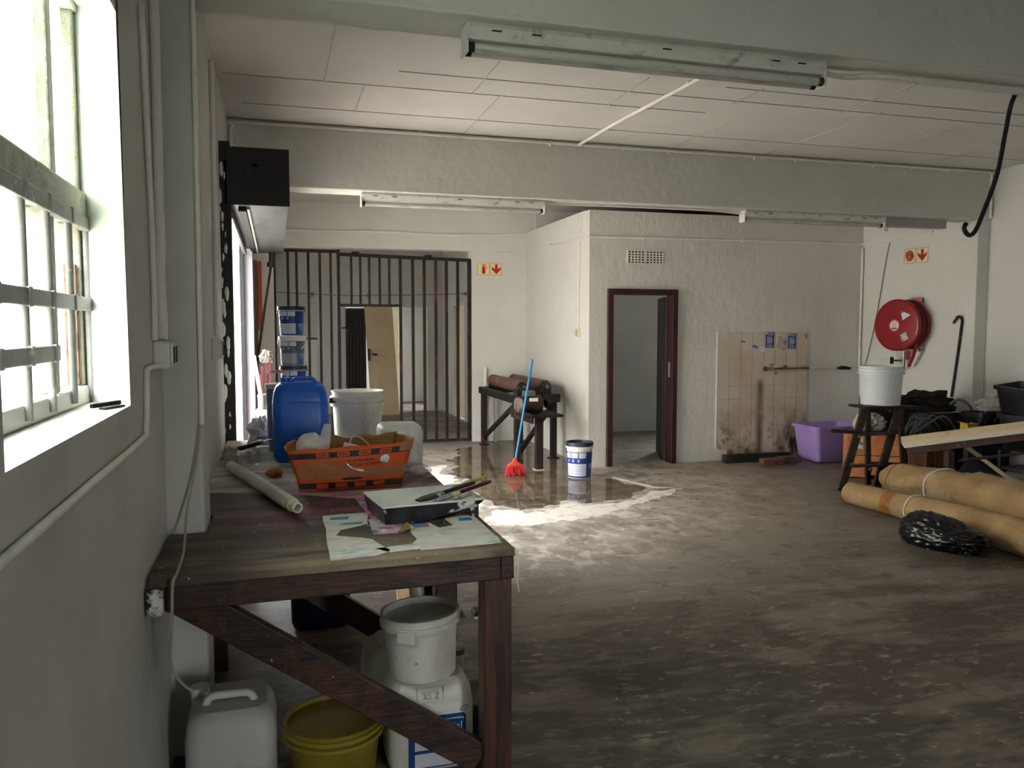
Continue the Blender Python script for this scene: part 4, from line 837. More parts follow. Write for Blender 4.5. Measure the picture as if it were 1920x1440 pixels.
def crumple(name, label, cat, c, r, mat, seed, amp=.35, fr=2.2, nu=40, nv=22, smooth=40, flat=True):
    def f(u):
        d = 1+amp*nz(u, fr, seed)+amp*.45*nz(u, fr*2.7, seed+2)+amp*.25*abs(nz(u, fr*5, seed+4))
        p = V((u.x*r[0]*d, u.y*r[1]*d, u.z*r[2]*d))
        if flat and p.z < -r[2]*.62: p.z = -r[2]*.62
        return V(c)+p+V((0, 0, r[2]*.62))
    return tag(obj(name, MB().blob(f, nu, nv), mat, smooth=smooth), label, cat)
CLEAR = bpy.data.materials.new('clear_film'); CLEAR.use_nodes = True
def film_mat(m, tint, alpha, rough=.25):
    bs = m.node_tree.nodes['Principled BSDF']; bs.inputs['Base Color'].default_value = srgb(tint); bs.inputs['Alpha'].default_value = alpha; bs.inputs['Roughness'].default_value = rough; bs.inputs['Specular IOR Level'].default_value = .8
film_mat(CLEAR, 'e0dedb', .35)
crumple('plastic_bag', 'crumpled whitish plastic bag on the orange crate', 'bag', (6.12, 7.24, .507), (.17, .10, .11), M('whitish_bag', 'c9c6c2', .4, layers=[layer('77746f', 8, .52, .66, fac=.7)]), 3, .4, 3)
# brown box between crate and bowl
t = thing('wooden_box', 'dark brown plank box between the orange crate and black bowl', 'box', (6.3, 6.75, 0))
obj('body', MB().box((6.30, 6.62, 0), (6.62, 6.88, .36)), M('brown_plank', '55341f', .6, layers=[layer('7a4c2c', 4, .5, .66, stretch=(4, 4, .4)), layer('2c1a10', 7, .52, .66, stretch=(4, 4, .4), seed=2)]), t, bevel=.005)
obj('batten', MB().box((6.40, 6.605, 0), (6.415, 6.62, .36)), LADW, t); obj('batten', MB().box((6.605, 6.60, 0), (6.625, 6.62, .34)), M('pale_batten', '9c7f63', .6), t)
tag(obj('timber_post', MB().box((6.17, 6.215, 0), (6.235, 6.28, .42)), LADW, bevel=.004), 'short dark timber post right of the ladder legs', 'post')
# bowl, sack, block
t_ = MB(); t_.lathe([(1e-7, .30), (.08, .295), (.16, .265), (.225, .20), (.255, .10), (.262, .0), (.25, .0), (.24, .10), (.21, .19), (.15, .25), (1e-7, .28)], 40, (6.62, 6.30, 0), sy=.48)
tag(obj('bowl', t_, M('dark_blue_plastic', '1c2230', .35, layers=[layer('2f3850', 2, .45, .6)]), smooth=50), 'upturned dark blue bowl behind the whitish sack', 'bowl')
crumple('sack', 'crumpled whitish sack lying behind the larger carpet roll', 'sack', (6.28, 5.98, 0), (.27, .15, .15), M('whitish_sack', 'bfc2c2', .6, bump=.3, bscale=20, layers=[layer('8f9395', 5, .52, .66, fac=.6), layer('4a4d50', 11, .66, .7, seed=3)]), 8, .25, 2.4)
CONC = M('rough_concrete_block', '8f8d86', .95, bump=1, bscale=45, layers=[layer('b5b3ab', 30, .55, .65), layer('5f5d57', 18, .55, .66, seed=2)])
tag(obj('concrete_block', MB().blob(lambda u: V((7.02+.15*max(-1, min(1, u.x*1.7))*(1+.06*nz(u, 4)), 6.12+.10*max(-1, min(1, u.y*1.7)), .10+.10*max(-1, min(1, u.z*1.7))*(1+.05*nz(u, 5, 2)))), 24, 14), CONC, smooth=50), 'rough grey concrete block on the floor at the right edge', 'block')
# crates
DKP = M('dark_plastic', '17171c', .4, layers=[layer('25252d', 3, .45, .65)]); GRP = M('grey_crate_plastic', '5d6064', .5)
def tote(name, label, c, hx, hy, h, mat, ribs=True, tilt=None, group=None, slot=False):
    t = thing(name, label, 'crate', c, group)
    def rr(z, ex): return [V((x, y, z)) for x, y in rrect(hx+ex, hy+ex, .03)]
    m = MB(); m.loft([rr(0, -.03), rr(h*.86, 0), rr(h*.86, .018), rr(h, .02), rr(h, -.006), rr(.02, -.04)])
    X_ = Matrix.Translation(c) @ (tilt or Matrix())
    obj('body', m.xf(X_), mat, t, smooth=30)
    if ribs:
        for k in range(-2, 3): obj('rib', MB().bar((k*hx*.4, -hy-.004+.024, h*.10), (k*hx*.4, -hy-.008, h*.84), .016, .03, (0, 1, 0)).xf(X_), mat, t)
    obj('handle_rim', MB().box((-hx*.4, -hy-.03, h*.70), (hx*.4, -hy-.005, h*.84)).xf(X_), mat, t, bevel=.008)
    if slot: obj('handle_slot', MB().box((-hx*.3, -hy-.032, h*.73), (hx*.3, -hy-.029, h*.80)).xf(X_), M('slot_light', 'a7a79c', .7), t)
    return t
tote('storage_crate', 'lower dark crate on the floor behind the grey crate', (7.0, 6.60, 0), .20, .14, .40, DKP)
tote('storage_crate', 'large dark open crate stacked behind the pale trim board', (7.0, 6.55, .402), .22, .12, .35, DKP)
tote('storage_crate', 'black crate tipped up against the right wall, highest of the heap', (7.03, 6.19, .775), .16, .18, .27, DKP, True, Matrix.Rotation(R(-6), 4, 'Y') @ Matrix.Rotation(R(4), 4, 'X'), slot=True)
tote('storage_crate', 'dark lidded crate beside the right wall under the tipped crate', (7.06, 6.19, .40), .155, .17, .352, M('dark_grey_plastic', '232329', .35, layers=[layer('34343c', 2, .45, .6)]))
t = thing('bread_crate', 'grey slatted crate at the right edge above the concrete block', 'crate', (7.02, 6.1, .215))
obj('tray', MB().box((6.86, 5.98, .215), (7.24, 6.30, .235)), GRP, t)
for z in (.26, .31, .36): obj('slat', MB().box((6.86, 5.975, z), (7.24, 5.99, z+.022)), GRP, t, bevel=.003)
for x in (6.87, 6.99, 7.11, 7.225): obj('upright', MB().box((x-.012, 5.97, .235), (x+.012, 5.99, .395)), GRP, t)
for y in (5.99, 6.29): obj('side', MB().box((6.86, y-.01, .235), (6.875, y+.01, .395)), GRP, t)
# ribbed stack of corrugated board and cloth on top
t = thing('corrugated_stack', 'stack of dark ribbed corrugated sheets behind the cable tangle', 'sheets', (6.75, 7.0, 0))
CORR = M('dark_corrugated', '3b2a20', .7, layers=[layer('241812', 4, .45, .65), layer('8b6d55', 26, .66, .72, fac=.7, stretch=(1, 1, .4))])
for j in range(5):
    y0 = 6.92+j*.045
    m = MB(); n = 64; top = .70-j*.004
    fr = [(6.52+.56*k/n, y0+.012*sin(k*2*pi/4)) for k in range(n+1)]
    m.loft([[V((x, y, z)) for x, y in fr]+[V((x, y+.012, z)) for x, y in reversed(fr)] for z in (0, top)])
    obj('sheet', m, CORR, t)
crumple('cloth', 'black crumpled cloth heaped on top of the corrugated sheets', 'cloth', (6.62, 7.03, .705), (.40, .10, .135), M('black_cloth', '17130f', .85, bump=.6, bscale=8, layers=[layer('2c2119', 3, .45, .65)]), 12, .34, 2.6, 56, 26)
# dark slab under the cloth, left
tag(obj('board', MB().bar((6.53, 7.48, .02), (6.58, 7.52, .84), .03, .72, (1, 0, 0)), M('black_board', '1b1a1c', .5)), 'black board leaning behind the orange crate', 'board')
# cables
CAB = M('grey_flat_cable', '5c5f62', .5, layers=[layer('77797b', 8, .5, .6)])
random.seed(21)
t = thing('cable_tangle', 'tangle of grey cables hanging in front of the corrugated sheets', 'cables', (6.45, 6.88, .37))
for k in range(15):
    x0 = 6.30+random.uniform(-.12, .12); x1 = x0+random.uniform(.08, .34); zt_ = .66+random.uniform(-.05, .05); y = 6.875+random.uniform(-.02, .015)
    pts = [(x0, y, .36+random.uniform(.04, .08)), (x0+.02, y-.01, .50), (x0+.10, y-.015, zt_-.03), ((x0+x1)/2+.04, y-.01, zt_), (x1+.05, y-.01, zt_-.10), (x1+.07+random.uniform(-.05, .05), y, .40+random.uniform(0, .08))]
    obj('cable', MB().tube(arc_pts(pts, 6), .0075, 6), CAB, t, smooth=60)
conduit('flat_cable', 'grey cable arching high over the corrugated sheets', arc_pts([(6.80, 6.86, .80), (6.86, 6.84, .845), (6.95, 6.83, .84), (7.04, 6.82, .76), (7.07, 6.82, .66), (7.02, 6.83, .54), (6.96, 6.84, .46)], 6), .013, CAB, cat='cable')
conduit('flat_cable', 'grey cable looping across the front of the corrugated sheets', arc_pts([(6.30, 6.80, .52), (6.45, 6.80, .60), (6.60, 6.80, .675), (6.70, 6.80, .67), (6.80, 6.80, .58), (6.87, 6.80, .47)], 6), .012, CAB, cat='cable')
crumple('plastic_bag', 'clear crumpled plastic bag behind the dark open crate', 'bag', (7.02, 6.55, .755), (.16, .07, .09), CLEAR, 5, .4, 3)
# yellow box in the crate
YEL = M('yellow_card', 'c7a52f', .5)
t = thing('yellow_carton', 'small open yellow carton in front of the dark open crate', 'carton', (6.66, 6.47, .50))
obj('panel', MB().box((6.60, 6.42, .50), (6.61, 6.52, .655)).box((6.72, 6.42, .50), (6.73, 6.52, .65)).box((6.60, 6.42, .636), (6.73, 6.43, .652)).box((6.60, 6.42, .50), (6.73, 6.43, .52)), YEL, t)
obj('print', MB().box((6.612, 6.422, .525), (6.716, 6.43, .60)), M('blue_grey_print', '5e7f8e', .5), t)
obj('flap', MB().add([(6.73, 6.42, .645), (6.752, 6.43, .61), (6.752, 6.51, .615), (6.73, 6.52, .65)], [(0, 1, 2, 3)]), YEL, t, solid=.004)
obj('flap', MB().add([(6.60, 6.42, .655), (6.55, 6.43, .66), (6.55, 6.51, .665), (6.60, 6.52, .655)], [(0, 1, 2, 3)]), YEL, t, solid=.004)
tag(obj('timber_post', MB().box((6.635, 6.445, 0), (6.715, 6.505, .499)), LADW, bevel=.004), 'dark timber post under the small yellow carton', 'post')
# trim boards, stick, lath
def wb(name, label, cat, p, q, w, h, mt, up=(0, 0, 1)): return tag(obj(name, MB().bar(p, q, w, h, up), mt, bevel=.004), label, cat)
TRIMC = M('cream_trim_paint', 'd6c3a0', .5, layers=[layer('b89c72', 8, .55, .7, fac=.6)]); TRIMB = M('brown_trim_paint', '4f3129', .5, layers=[layer('ddd6c9', 16, .68, .72, fac=.8)])
t = thing('door_trim', 'cream and brown length of door trim lying across the heap', 'trim board', (5.98, 6.46, .42))
p, q = V((5.86, 6.46, .455)), V((7.235, 5.583, .745)); d = (q-p)
obj('cream_face', MB().bar(p+V((.02, .05, .045)), q+V((.02, .05, .045)), .028, .075, (0, -.3, 1)), TRIMC, t, bevel=.004)
obj('white_edge', MB().bar(p+V((0, 0, .0)), q+V((0, 0, .0)), .10, .016, (0, -.2, 1)), M('chipped_white_edge', 'e7e2d6', .45, layers=[layer('7c6450', 20, .66, .71)]), t, bevel=.003)
obj('brown_face', MB().bar(p+V((.02, -.025, -.045)), q+V((.02, -.025, -.045)), .022, .075, (0, .3, 1)), TRIMB, t, bevel=.004)
t = thing('broom_stick', 'dark wooden pole with pale end lying across the heap', 'pole', (6.1, 6.1, .4))
obj('shaft', MB().cyl((6.02, 5.88, .40), (6.72, 5.80, .455), .014, n=10).cyl((5.96, 5.887, .395), (6.02, 5.88, .40), .009, .016, 10), LADW, t, smooth=50)
obj('pale_end', MB().cyl((6.72, 5.80, .455), (7.245, 5.74, .497), .0165, n=10), M('pale_pole', 'b9ada0', .5), t, smooth=50)
wb('timber_lath', 'pale timber lath leaning down onto the floor beside the sack', 'lath', (6.44, 6.32, .47), (6.82, 5.86, .02), .055, .035, M('pale_weathered_lath', 'b5a88f', .7, layers=[layer('8a7d66', 6, .5, .66, stretch=(1, 1, 1)), layer('d8d0bf', 14, .6, .7)]))
# ------------------------------------------------------------------ carpet rolls and bag
HESS = M('hessian_backing', '9a7d57', .9, bump=.5, bscale=60, layers=[layer('ad9169', 3, .45, .65), layer('7a6345', 2.4, .52, .68, seed=2, fac=.7), layer('a59b89', 2, .55, .68, seed=6, fac=.6), layer('4a3d2c', 16, .68, .73, seed=3, fac=.8), layer('ab8d62', 40, .5, .6, fac=.35)])
TAPEB = M('brown_parcel_tape', '8f5f2b', .35, layers=[layer('6d4520', 8, .5, .66)]); STRAP = M('white_strap', 'e6e3dd', .4)
def roll(name, label, axis, rad, seed, bands, straps, lump=.0, sq=1.0):
    t = thing(name, label, 'carpet roll', (axis[0][0], axis[0][1], 0), 'hessian carpet rolls')
    P = arc_pts(axis, 10); n = 36
    def ring(i, grow=0, a0=0, a1=2*pi, nn=n):
        c = P[i]; r = rad(i/(len(P)-1)); d = (P[min(i+1, len(P)-1)]-P[max(i-1, 0)]).normalized(); s_ = d.cross(V((0, 0, 1))).normalized()
        out = []
        for k in range(nn):
            a = a0+(a1-a0)*k/nn
            w = 1+lump*nz((cos(a)*1.0, sin(a)*1.0, i*.12), 1.2, seed)+lump*.5*nz((cos(a)*2, sin(a)*2, i*.3), 2, seed+3)
            x, z = cos(a)*r*w*sq+cos(a)*grow, sin(a)*r*w+sin(a)*grow
            out.append(c+s_*x+V((0, 0, max(z, -c.z+.002))))
        return out
    m = MB(); rs = [ring(i) for i in range(len(P))]
    c0 = P[0]; inner = [c0+(p-c0)*.55+(P[1]-P[0])*.8 for p in rs[0]]
    edge = [c0+(p-c0)*.9 for p in rs[0]]
    m.loft([inner, edge]+rs)
    obj('body', m, HESS, t, smooth=60)
    obj('spiral_edge', MB().tube([c0+V((.012, .0, 0))+(rs[0][0]-c0).length*(.85-.65*k/60)*V((cos(k*.5), 0, sin(k*.5))) for k in range(50)], .003, 5), DIRT_SHADE, t) if False else None
    for i0, i1 in bands: obj('tape_band', MB().loft([ring(i, .0035) for i in range(i0, i1+1)], False, False), TAPEB, t, smooth=60)
    for i0 in straps:
        q = ring(i0, .006)
        for _ in range(5): q = [(q[k-1]+q[k]*2+q[(k+1) % n])/4 for k in range(n)]
        cq = sum(q, V((0, 0, 0)))/n; q = [cq+(p_-cq)*1.035 for p_ in q]
        obj('strap', MB().tube(q, .007, 6, closed=True), STRAP, t, smooth=60)
    return t
roll('carpet_roll', 'slim hessian carpet roll on the open floor in front of the fat roll', [(5.02, 6.17, .10), (5.06, 5.6, .10), (5.06, 5.0, .115), (5.03, 4.4, .13), (5.0, 3.7, .14)], lambda u: .098+.045*u, 2, [(8, 10)], [13], .10)
roll('carpet_roll', 'fat lumpy hessian carpet roll behind the slim one', [(5.80, 6.50, .14), (5.80, 6.2, .15), (5.72, 5.6, .175), (5.64, 5.0, .20), (5.55, 4.3, .22), (5.5, 3.8, .22)], lambda u: .135+.085*u, 7, [(3, 4)], [16], .22, 1.25)
def bag_shape(u):
    fold = 1-abs(nz((u.x*1.2, u.y*3.2, u.z*3.0), 2.1, 3))*2
    fine = 1-abs(nz((u.x*2, u.y*5, u.z*5), 2.6, 6))*2
    d = 1+.16*nz(u, 1.3, 9)+.10*fold+.05*fine
    dip = 1-.38*math.exp(-((u.y+.42)/.16)**2)*max(0, u.z)
    x, y, z = u.x*.17*d, u.y*.30*d, (u.z*.135*d)*dip*(1+.25*u.y)
    return V((4.66+x-.05*u.y, 4.72+y, max(-.085, z)+.086))
tag(obj('refuse_bag', MB().blob(bag_shape, 110, 60), M('black_bag_plastic', '0b0b0c', .28, spec=.6, bump=.35, bscale=22), smooth=70), 'black plastic refuse bag on the floor in front of the carpet rolls', 'bag')
# ------------------------------------------------------------------ workbenches along the left wall
TOPM = M('stained_bench_top', '3b3129', .6, world=True, bump=.15, bscale=40, bstretch=(.4, 3, 1), layers=[
    layer('55483a', 5, .45, .65, stretch=(.4, 2.5, 1), seed=1), layer('7d6b54', 4, .54, .68, stretch=(.35, 2, 1), seed=2, fac=.8),
    layer('a39178', 6, .34, .60, stretch=(.4, 2, 1), seed=14, fac=.75, mask=[('y', 3.05, 2.70), ('x', -.2, .1)]),
    layer('7a2f5c', 5, .36, .56, seed=3, fac=.85, stretch=(.8, 1.6, 1), mask=[('sph', (.02, 3.28, .85), .05, .27)]),
    layer('b3327c', 9, .46, .62, seed=6, fac=.7, mask=[('sph', (.30, 3.45, .85), .05, .30)]),
    layer('3c5f4e', 8, .5, .62, seed=4, fac=.5, mask=[('sph', (.25, 3.35, .85), .03, .15)]),
    layer('e3ddd3', 36, .68, .70, seed=5), layer('d9d0c2', 14, .72, .74, seed=9), layer('1d1713', 20, .66, .72, seed=7, fac=.7)])
TOP2M = M('weathered_white_board', 'c4beb3', .75, world=True, bump=.3, bscale=30, bstretch=(.3, 3, 1), layers=[
    layer('9d958a', 4, .45, .65, stretch=(.35, 3, 1), seed=1), layer('6a6258', 7, .57, .70, stretch=(.3, 3, 1), seed=2, fac=.85),
    layer('d8d2c7', 5, .5, .66, stretch=(.4, 2.5, 1), seed=3, fac=.8), layer('5a4f45', 2.5, .46, .6, seed=4, fac=.85, mask=[('y', 4.2, 4.9)]),
    layer('c0608c', 6, .42, .64, seed=6, fac=.75, stretch=(.6, 2, 1), mask=[('sph', (.16, 3.72, .85), .10, .42)]),
    layer('7b4258', 4, .35, .6, seed=8, fac=.85, stretch=(.5, 1.5, 1), mask=[('x', .45, .62)]), layer('3a2c2c', 6, .5, .64, seed=9, fac=.8, mask=[('x', .5, .72)]),
    layer('3d362f', 24, .66, .71, seed=10)])
BENCHW = M('dark_bench_timber', '432a1d', .5, world=True, bump=.35, bscale=22, bstretch=(.25, 1, 2), layers=[
    layer('7a4a2b', 7, .56, .70, seed=12, fac=.6, stretch=(.35, 1, 3)), layer('170e0a', 6, .52, .64, seed=13, fac=.75, stretch=(.3, 1, 2.6)),
    layer('25150e', 5, .42, .62, seed=1, fac=.8), layer('4f2c1a', 9, .52, .66, seed=2, fac=.7), layer('120c09', 12, .52, .66, seed=3, fac=.8),
    layer('6d4326', 34, .60, .70, seed=6, fac=.5), layer('cfc4b2', 46, .70, .73, seed=5, fac=.9)])
BENCHV = M('dark_bench_post', '3d2419', .45, world=True, bump=.3, bscale=25, bstretch=(1, 1, .12), layers=[
    layer('6b3c22', 14, .48, .64, stretch=(1, 1, .08), seed=2, fac=.8), layer('170e0a', 18, .5, .62, stretch=(1, 1, .1), seed=3, fac=.85), layer('9a6238', 30, .62, .7, stretch=(1, 1, .06), seed=5, fac=.6)])
PAINTEND = M('white_splashed_end', 'c9c4b8', .6, layers=[layer('2b2019', 10, .5, .58, seed=2), layer('e5e1d8', 18, .55, .62, seed=4)])
zt = .85
t = thing('workbench', 'near dark timber workbench with paint stained top against the left wall', 'workbench', (.2, 3.1, 0))
obj('top', MB().prism([(-.378, 2.585), (.775, 2.615), (.765, 3.56), (.30, 3.60), (.09, 3.74), (-.318, 3.90), (-.318, 3.425), (-.252, 3.42), (-.252, 3.135), (-.378, 3.135)], zt-.028, zt), TOPM, t, bevel=.003)
obj('front_apron', MB().bar((-.335, 2.618, zt-.068), (.725, 2.640, zt-.068), .045, .078), BENCHW, t, bevel=.004)
obj('apron_end', MB().box((.725, 2.617, zt-.107), (.772, 2.70, zt-.028)), BENCHW, t, bevel=.004)
obj('side_apron', MB().box((.728, 2.70, zt-.107), (.766, 3.55, zt-.028)), BENCHW, t, bevel=.004)
obj('end_block', MB().box((-.385, 2.568, zt-.112), (-.337, 2.66, zt-.030)), PAINTEND, t, bevel=.004)
for y in (2.625, 3.50): obj('leg', MB().box((.668, y, 0), (.766, y+.09, zt-.107)), BENCHV, t, bevel=.004)
obj('diagonal_brace', MB().bar((-.36, 2.69, .80), (.66, 2.67, .10), .045, .105), BENCHW, t, bevel=.004)
obj('diagonal_brace', MB().bar((-.24, 3.545, .74), (.66, 3.545, .10), .045, .10), BENCHW, t, bevel=.004)
t2 = thing('workbench', 'far workbench with weathered white board top beside the shutter rail', 'workbench', (.2, 4.7, 0))
obj('top', MB().prism([(.765, 3.566), (.76, 5.69), (-.318, 5.68), (-.318, 3.906), (.09, 3.746), (.30, 3.606)], zt-.028, zt), TOP2M, t2, bevel=.002)
obj('side_apron', MB().box((.715, 3.70, zt-.107), (.755, 5.66, zt-.028)), BENCHW, t2)
for y in (3.72, 5.58): obj('leg', MB().box((.655, y, 0), (.712, y+.07, zt-.028)), BENCHV, t2)
for y in (3.92, 5.58): obj('leg', MB().box((-.31, y, 0), (-.24, y+.07, zt-.028)), BENCHV, t2)
# torn paper pieces stuck on the top
PAPER = M('splattered_paper', 'e4e0d6', .6, world=True, layers=[layer('c4bcae', 9, .52, .64, seed=1, stretch=(.6, 2, 1), fac=.7), layer('8e7f70', 22, .60, .68, seed=2, fac=.7, stretch=(.4, 2, 1)),
    layer('d79ab4', 7, .56, .68, seed=3, fac=.6), layer('7fb9c4', 10, .60, .68, seed=4, fac=.7, stretch=(.5, 1.6, 1)), layer('ece8df', 14, .58, .66, seed=7)])
PAPERB = M('blue_pink_paper', 'd7cfcb', .65, world=True, layers=[layer('d46c9c', 8, .46, .6, seed=3, fac=.8), layer('2f86b5', 9, .56, .62, seed=4, fac=.95), layer('7f5aa8', 12, .58, .64, seed=5, fac=.8), layer('efe9e0', 16, .58, .64, seed=7), layer('b98f3e', 20, .66, .7, seed=8)])
BLUESP = M('blue_paint_splash', '2b87b4', .5); MAGS = M('magenta_paint', 'cf4a9e', .55, layers=[layer('e88fc4', 14, .55, .65)]); CYANS = M('cyan_paint', '3f9db5', .55, layers=[layer('8fcad2', 14, .55, .65)])
def paper(label, pts, mat, seed, z=zt+.0008, amp=.008, extra=()):
    q = ragged(pts, 6, amp, seed); m = MB().prism(q, z, z+.0012)
    o = tag(obj('torn_paper', m, mat), label, 'paper', 'torn paper stuck to the near bench')
    for nm, p2, m2 in extra:
        k = obj(nm, MB().prism(ragged([(a-o.location.x, b-o.location.y) for a, b in p2], 5, .006, seed+2), .0013, .0019), m2, o)
    return o
paper('largest torn pale paper piece at the front left of the paint tray', [(.17, 3.28), (.35, 3.29), (.33, 3.10), (.22, 3.03), (.20, 2.95), (.32, 2.86), (.36, 2.70), (.30, 2.645), (.16, 2.635)], PAPER, 1, extra=[('paint_splash', [(.20, 3.24), (.27, 3.24), (.26, 3.19), (.19, 3.20)], BLUESP), ('paint_splash', [(.24, 3.13), (.32, 3.14), (.30, 3.10), (.22, 3.10)], CYANS)])
paper('torn pink and blue paper scrap in front of the paint tray corner', [(.335, 3.165), (.46, 3.19), (.45, 3.04), (.42, 2.93), (.33, 2.935)], PAPERB, 2, extra=[('paint_splash', [(.39, 3.16), (.445, 3.16), (.44, 3.09), (.38, 3.10)], BLUESP)])
paper('broad torn pale paper at the right front corner of the near bench', [(.47, 3.04), (.56, 3.05), (.58, 2.96), (.64, 2.99), (.63, 3.10), (.70, 3.16), (.745, 3.13), (.755, 2.78), (.75, 2.69), (.46, 2.675), (.44, 2.75), (.47, 2.82)], PAPER, 3, extra=[('paint_splash', [(.48, 3.03), (.55, 3.035), (.55, 2.98), (.49, 2.98)], PAPERB), ('paint_splash', [(.68, 3.09), (.73, 3.09), (.725, 3.04), (.675, 3.04)], BLUESP)])
paper('narrow torn strip of pale paper along the front edge of the bench', [(.315, 2.735), (.45, 2.76), (.455, 2.69), (.36, 2.675)], PAPER, 4)
paper('pink striped paper strip left of the paint tray', [(.325, 3.58), (.40, 3.565), (.385, 3.19), (.35, 3.18)], M('pink_streaked_paper', 'd6a3ba', .65, world=True, layers=[layer('c23d86', 8, .48, .6, stretch=(1, 2, 1)), layer('e4dbd6', 12, .55, .65)]), 5, extra=[('paint_stripe', [(.34, 3.46), (.392, 3.455), (.389, 3.40), (.338, 3.405)], CYANS), ('paint_stripe', [(.34, 3.395), (.388, 3.39), (.386, 3.31), (.343, 3.315)], MAGS)])
tag(obj('paint_patch', MB().prism(ragged([(.085, 3.20), (.165, 3.21), (.165, 3.13), (.11, 3.125)], 5, .01, 3), zt+.0003, zt+.001), M('dark_blue_paint', '274357', .5)), 'dark blue dried paint patch left of the torn papers', 'paint patch')
c = MB(); c.sheet(6, 3, lambda u, v: (.43+.035*u, 2.92+.04*v, zt+.002+.028*sin(pi*u*.6)*(.4+.6*v)))
tag(obj('paper_curl', c, M('curled_brown_paper', '8a6a3e', .6), solid=.001), 'small curled brown paper scrap on the near bench', 'paper')
# paper tube
t = thing('paper_roll', 'white paint spotted paper roll lying across both benches', 'roll', (-.08, 3.9, zt))
p, q = V((-.235, 4.44, zt+.031)), V((.075, 3.32, zt+.031)); d = (q-p)
SPOT = M('spotted_white_paper', 'd8d5cd', .55, layers=[layer('8f8a80', 30, .60, .66), layer('b9b4aa', 6, .5, .65, seed=3, fac=.6)])
obj('outer_wrap', MB().tube([p, p.lerp(q, .3)+V((.004, 0, .001)), p.lerp(q, .93)], [.026, .030, .030], 20), SPOT, t, smooth=50)
zf_ = -d.normalized(); FT = frame(q, zf_.cross(V((0, 0, 1))), V((0, 0, 1)))
if FT.to_3x3().col[2].dot(zf_) < 0: FT = frame(q, V((0, 0, 1)).cross(zf_), V((0, 0, 1)))
m = MB().lathe([(.022, .12), (.022, .002), (.021, 0), (.0150, 0), (.0145, .002), (.0145, .10)], 20, M4=FT); obj('inner_tube', m, SPOT, t, smooth=40)
m = MB().tube([p.lerp(q, .93)+d.normalized()*.0005, p.lerp(q, .95)], [.0305, .027], 20); obj('wrap_edge', m, M('cream_paper_edge', 'cfc19d', .6), t, smooth=40)
tag(obj('stone', MB().blob(lambda u: V((-.012+.045*u.x*(1+.3*nz(u, 1.6)), 4.22+.045*u.y*(1+.3*nz(u, 1.7, 1)), zt+.0225+max(-.022, .026*u.z*(1+.35*nz(u, 1.5, 2))))), 10, 7), M('terracotta_lump', 'b97a52', .85, layers=[layer('8f5738', 9, .5, .62)]), smooth=25), 'small orange brick lump beside the white paper roll', 'stone')
tag(obj('string', MB().tube(arc_pts([(.771, 2.612, .855), (.781, 2.607, .84), (.783, 2.605, .78), (.780, 2.605, .74), (.786, 2.605, .70)], 4), .0022, 5), M('frayed_string', 'c9c0ae', .7)), 'thin pale string hanging from the right corner of the near bench', 'string')
# paint tray and brushes
BLKT = M('paint_splashed_black_plastic', '17181b', .4, layers=[layer('e2e0da', 11, .58, .62, seed=2), layer('33363b', 5, .5, .65, seed=3)])
TRAYIN = M('wet_white_paint', 'e6e4df', .35, layers=[layer('d2cfc6', 4, .5, .65)])
t = thing('paint_tray', 'black paint roller tray coated white inside at the bench edge', 'tray', (.58, 3.27, zt))
F = frame((.385, 3.045, zt), (.37, .05, 0), (-.03, .30, 0))
L_, W_ = .40, .30
def tray_s(u, v, off):
    # u along the length, v across; the deep end is at u=0
    e = min(u, 1-u, v, 1-v)
    depth = (1 if u < .38 else max(.12, 1-(u-.38)*1.45))
    return F @ V((u*L_, v*W_, .072-.068*depth*min(1, e/.035)*.97+off))
obj('liner', MB().sheet(26, 20, lambda u, v: tray_s(u, v, 0)), TRAYIN, t, smooth=40, solid=.002)
sh = MB(); h0, h1 = .003, .072
sh.loft([[F @ V((a*L_+s_*e_, b*W_+s2*e_, z)) for a, b, s_, s2 in ((0, 0, -1, -1), (.5, 0, 0, -1), (1, 0, 1, -1), (1, 1, 1, 1), (.5, 1, 0, 1), (0, 1, -1, 1))] for e_, z in ((-.012, None), (.004, None))] if False else
        [[F @ V((.008, .008, .001)), F @ V((.17, .008, .001)), F @ V((.392, .008, .050)), F @ V((.392, .292, .050)), F @ V((.17, .292, .001)), F @ V((.008, .292, .001))],
         [F @ V((-.006, -.006, .070)), F @ V((.17, -.006, .070)), F @ V((.408, -.006, .070)), F @ V((.408, .306, .070)), F @ V((.17, .306, .070)), F @ V((-.006, .306, .070))]], True, False)
obj('shell', sh, BLKT, t)
for y in (.02, .28): obj('foot', MB().box((.355, y-.006, .001), (.39, y+.006, .052)).xf(F), BLKT, t)
obj('rim', MB().tube([F @ V(p_) for p_ in ((-.006, -.006, .072), (.408, -.006, .072), (.408, .306, .072), (-.006, .306, .072))], .004, 6, closed=True), TRAYIN, t)
ridge = MB()
for k in range(7): ridge.bar(tray_s(.45+k*.07, .12, .004), tray_s(.45+k*.07, .88, .004), .006, .006)
obj('ridges', ridge, TRAYIN, t)
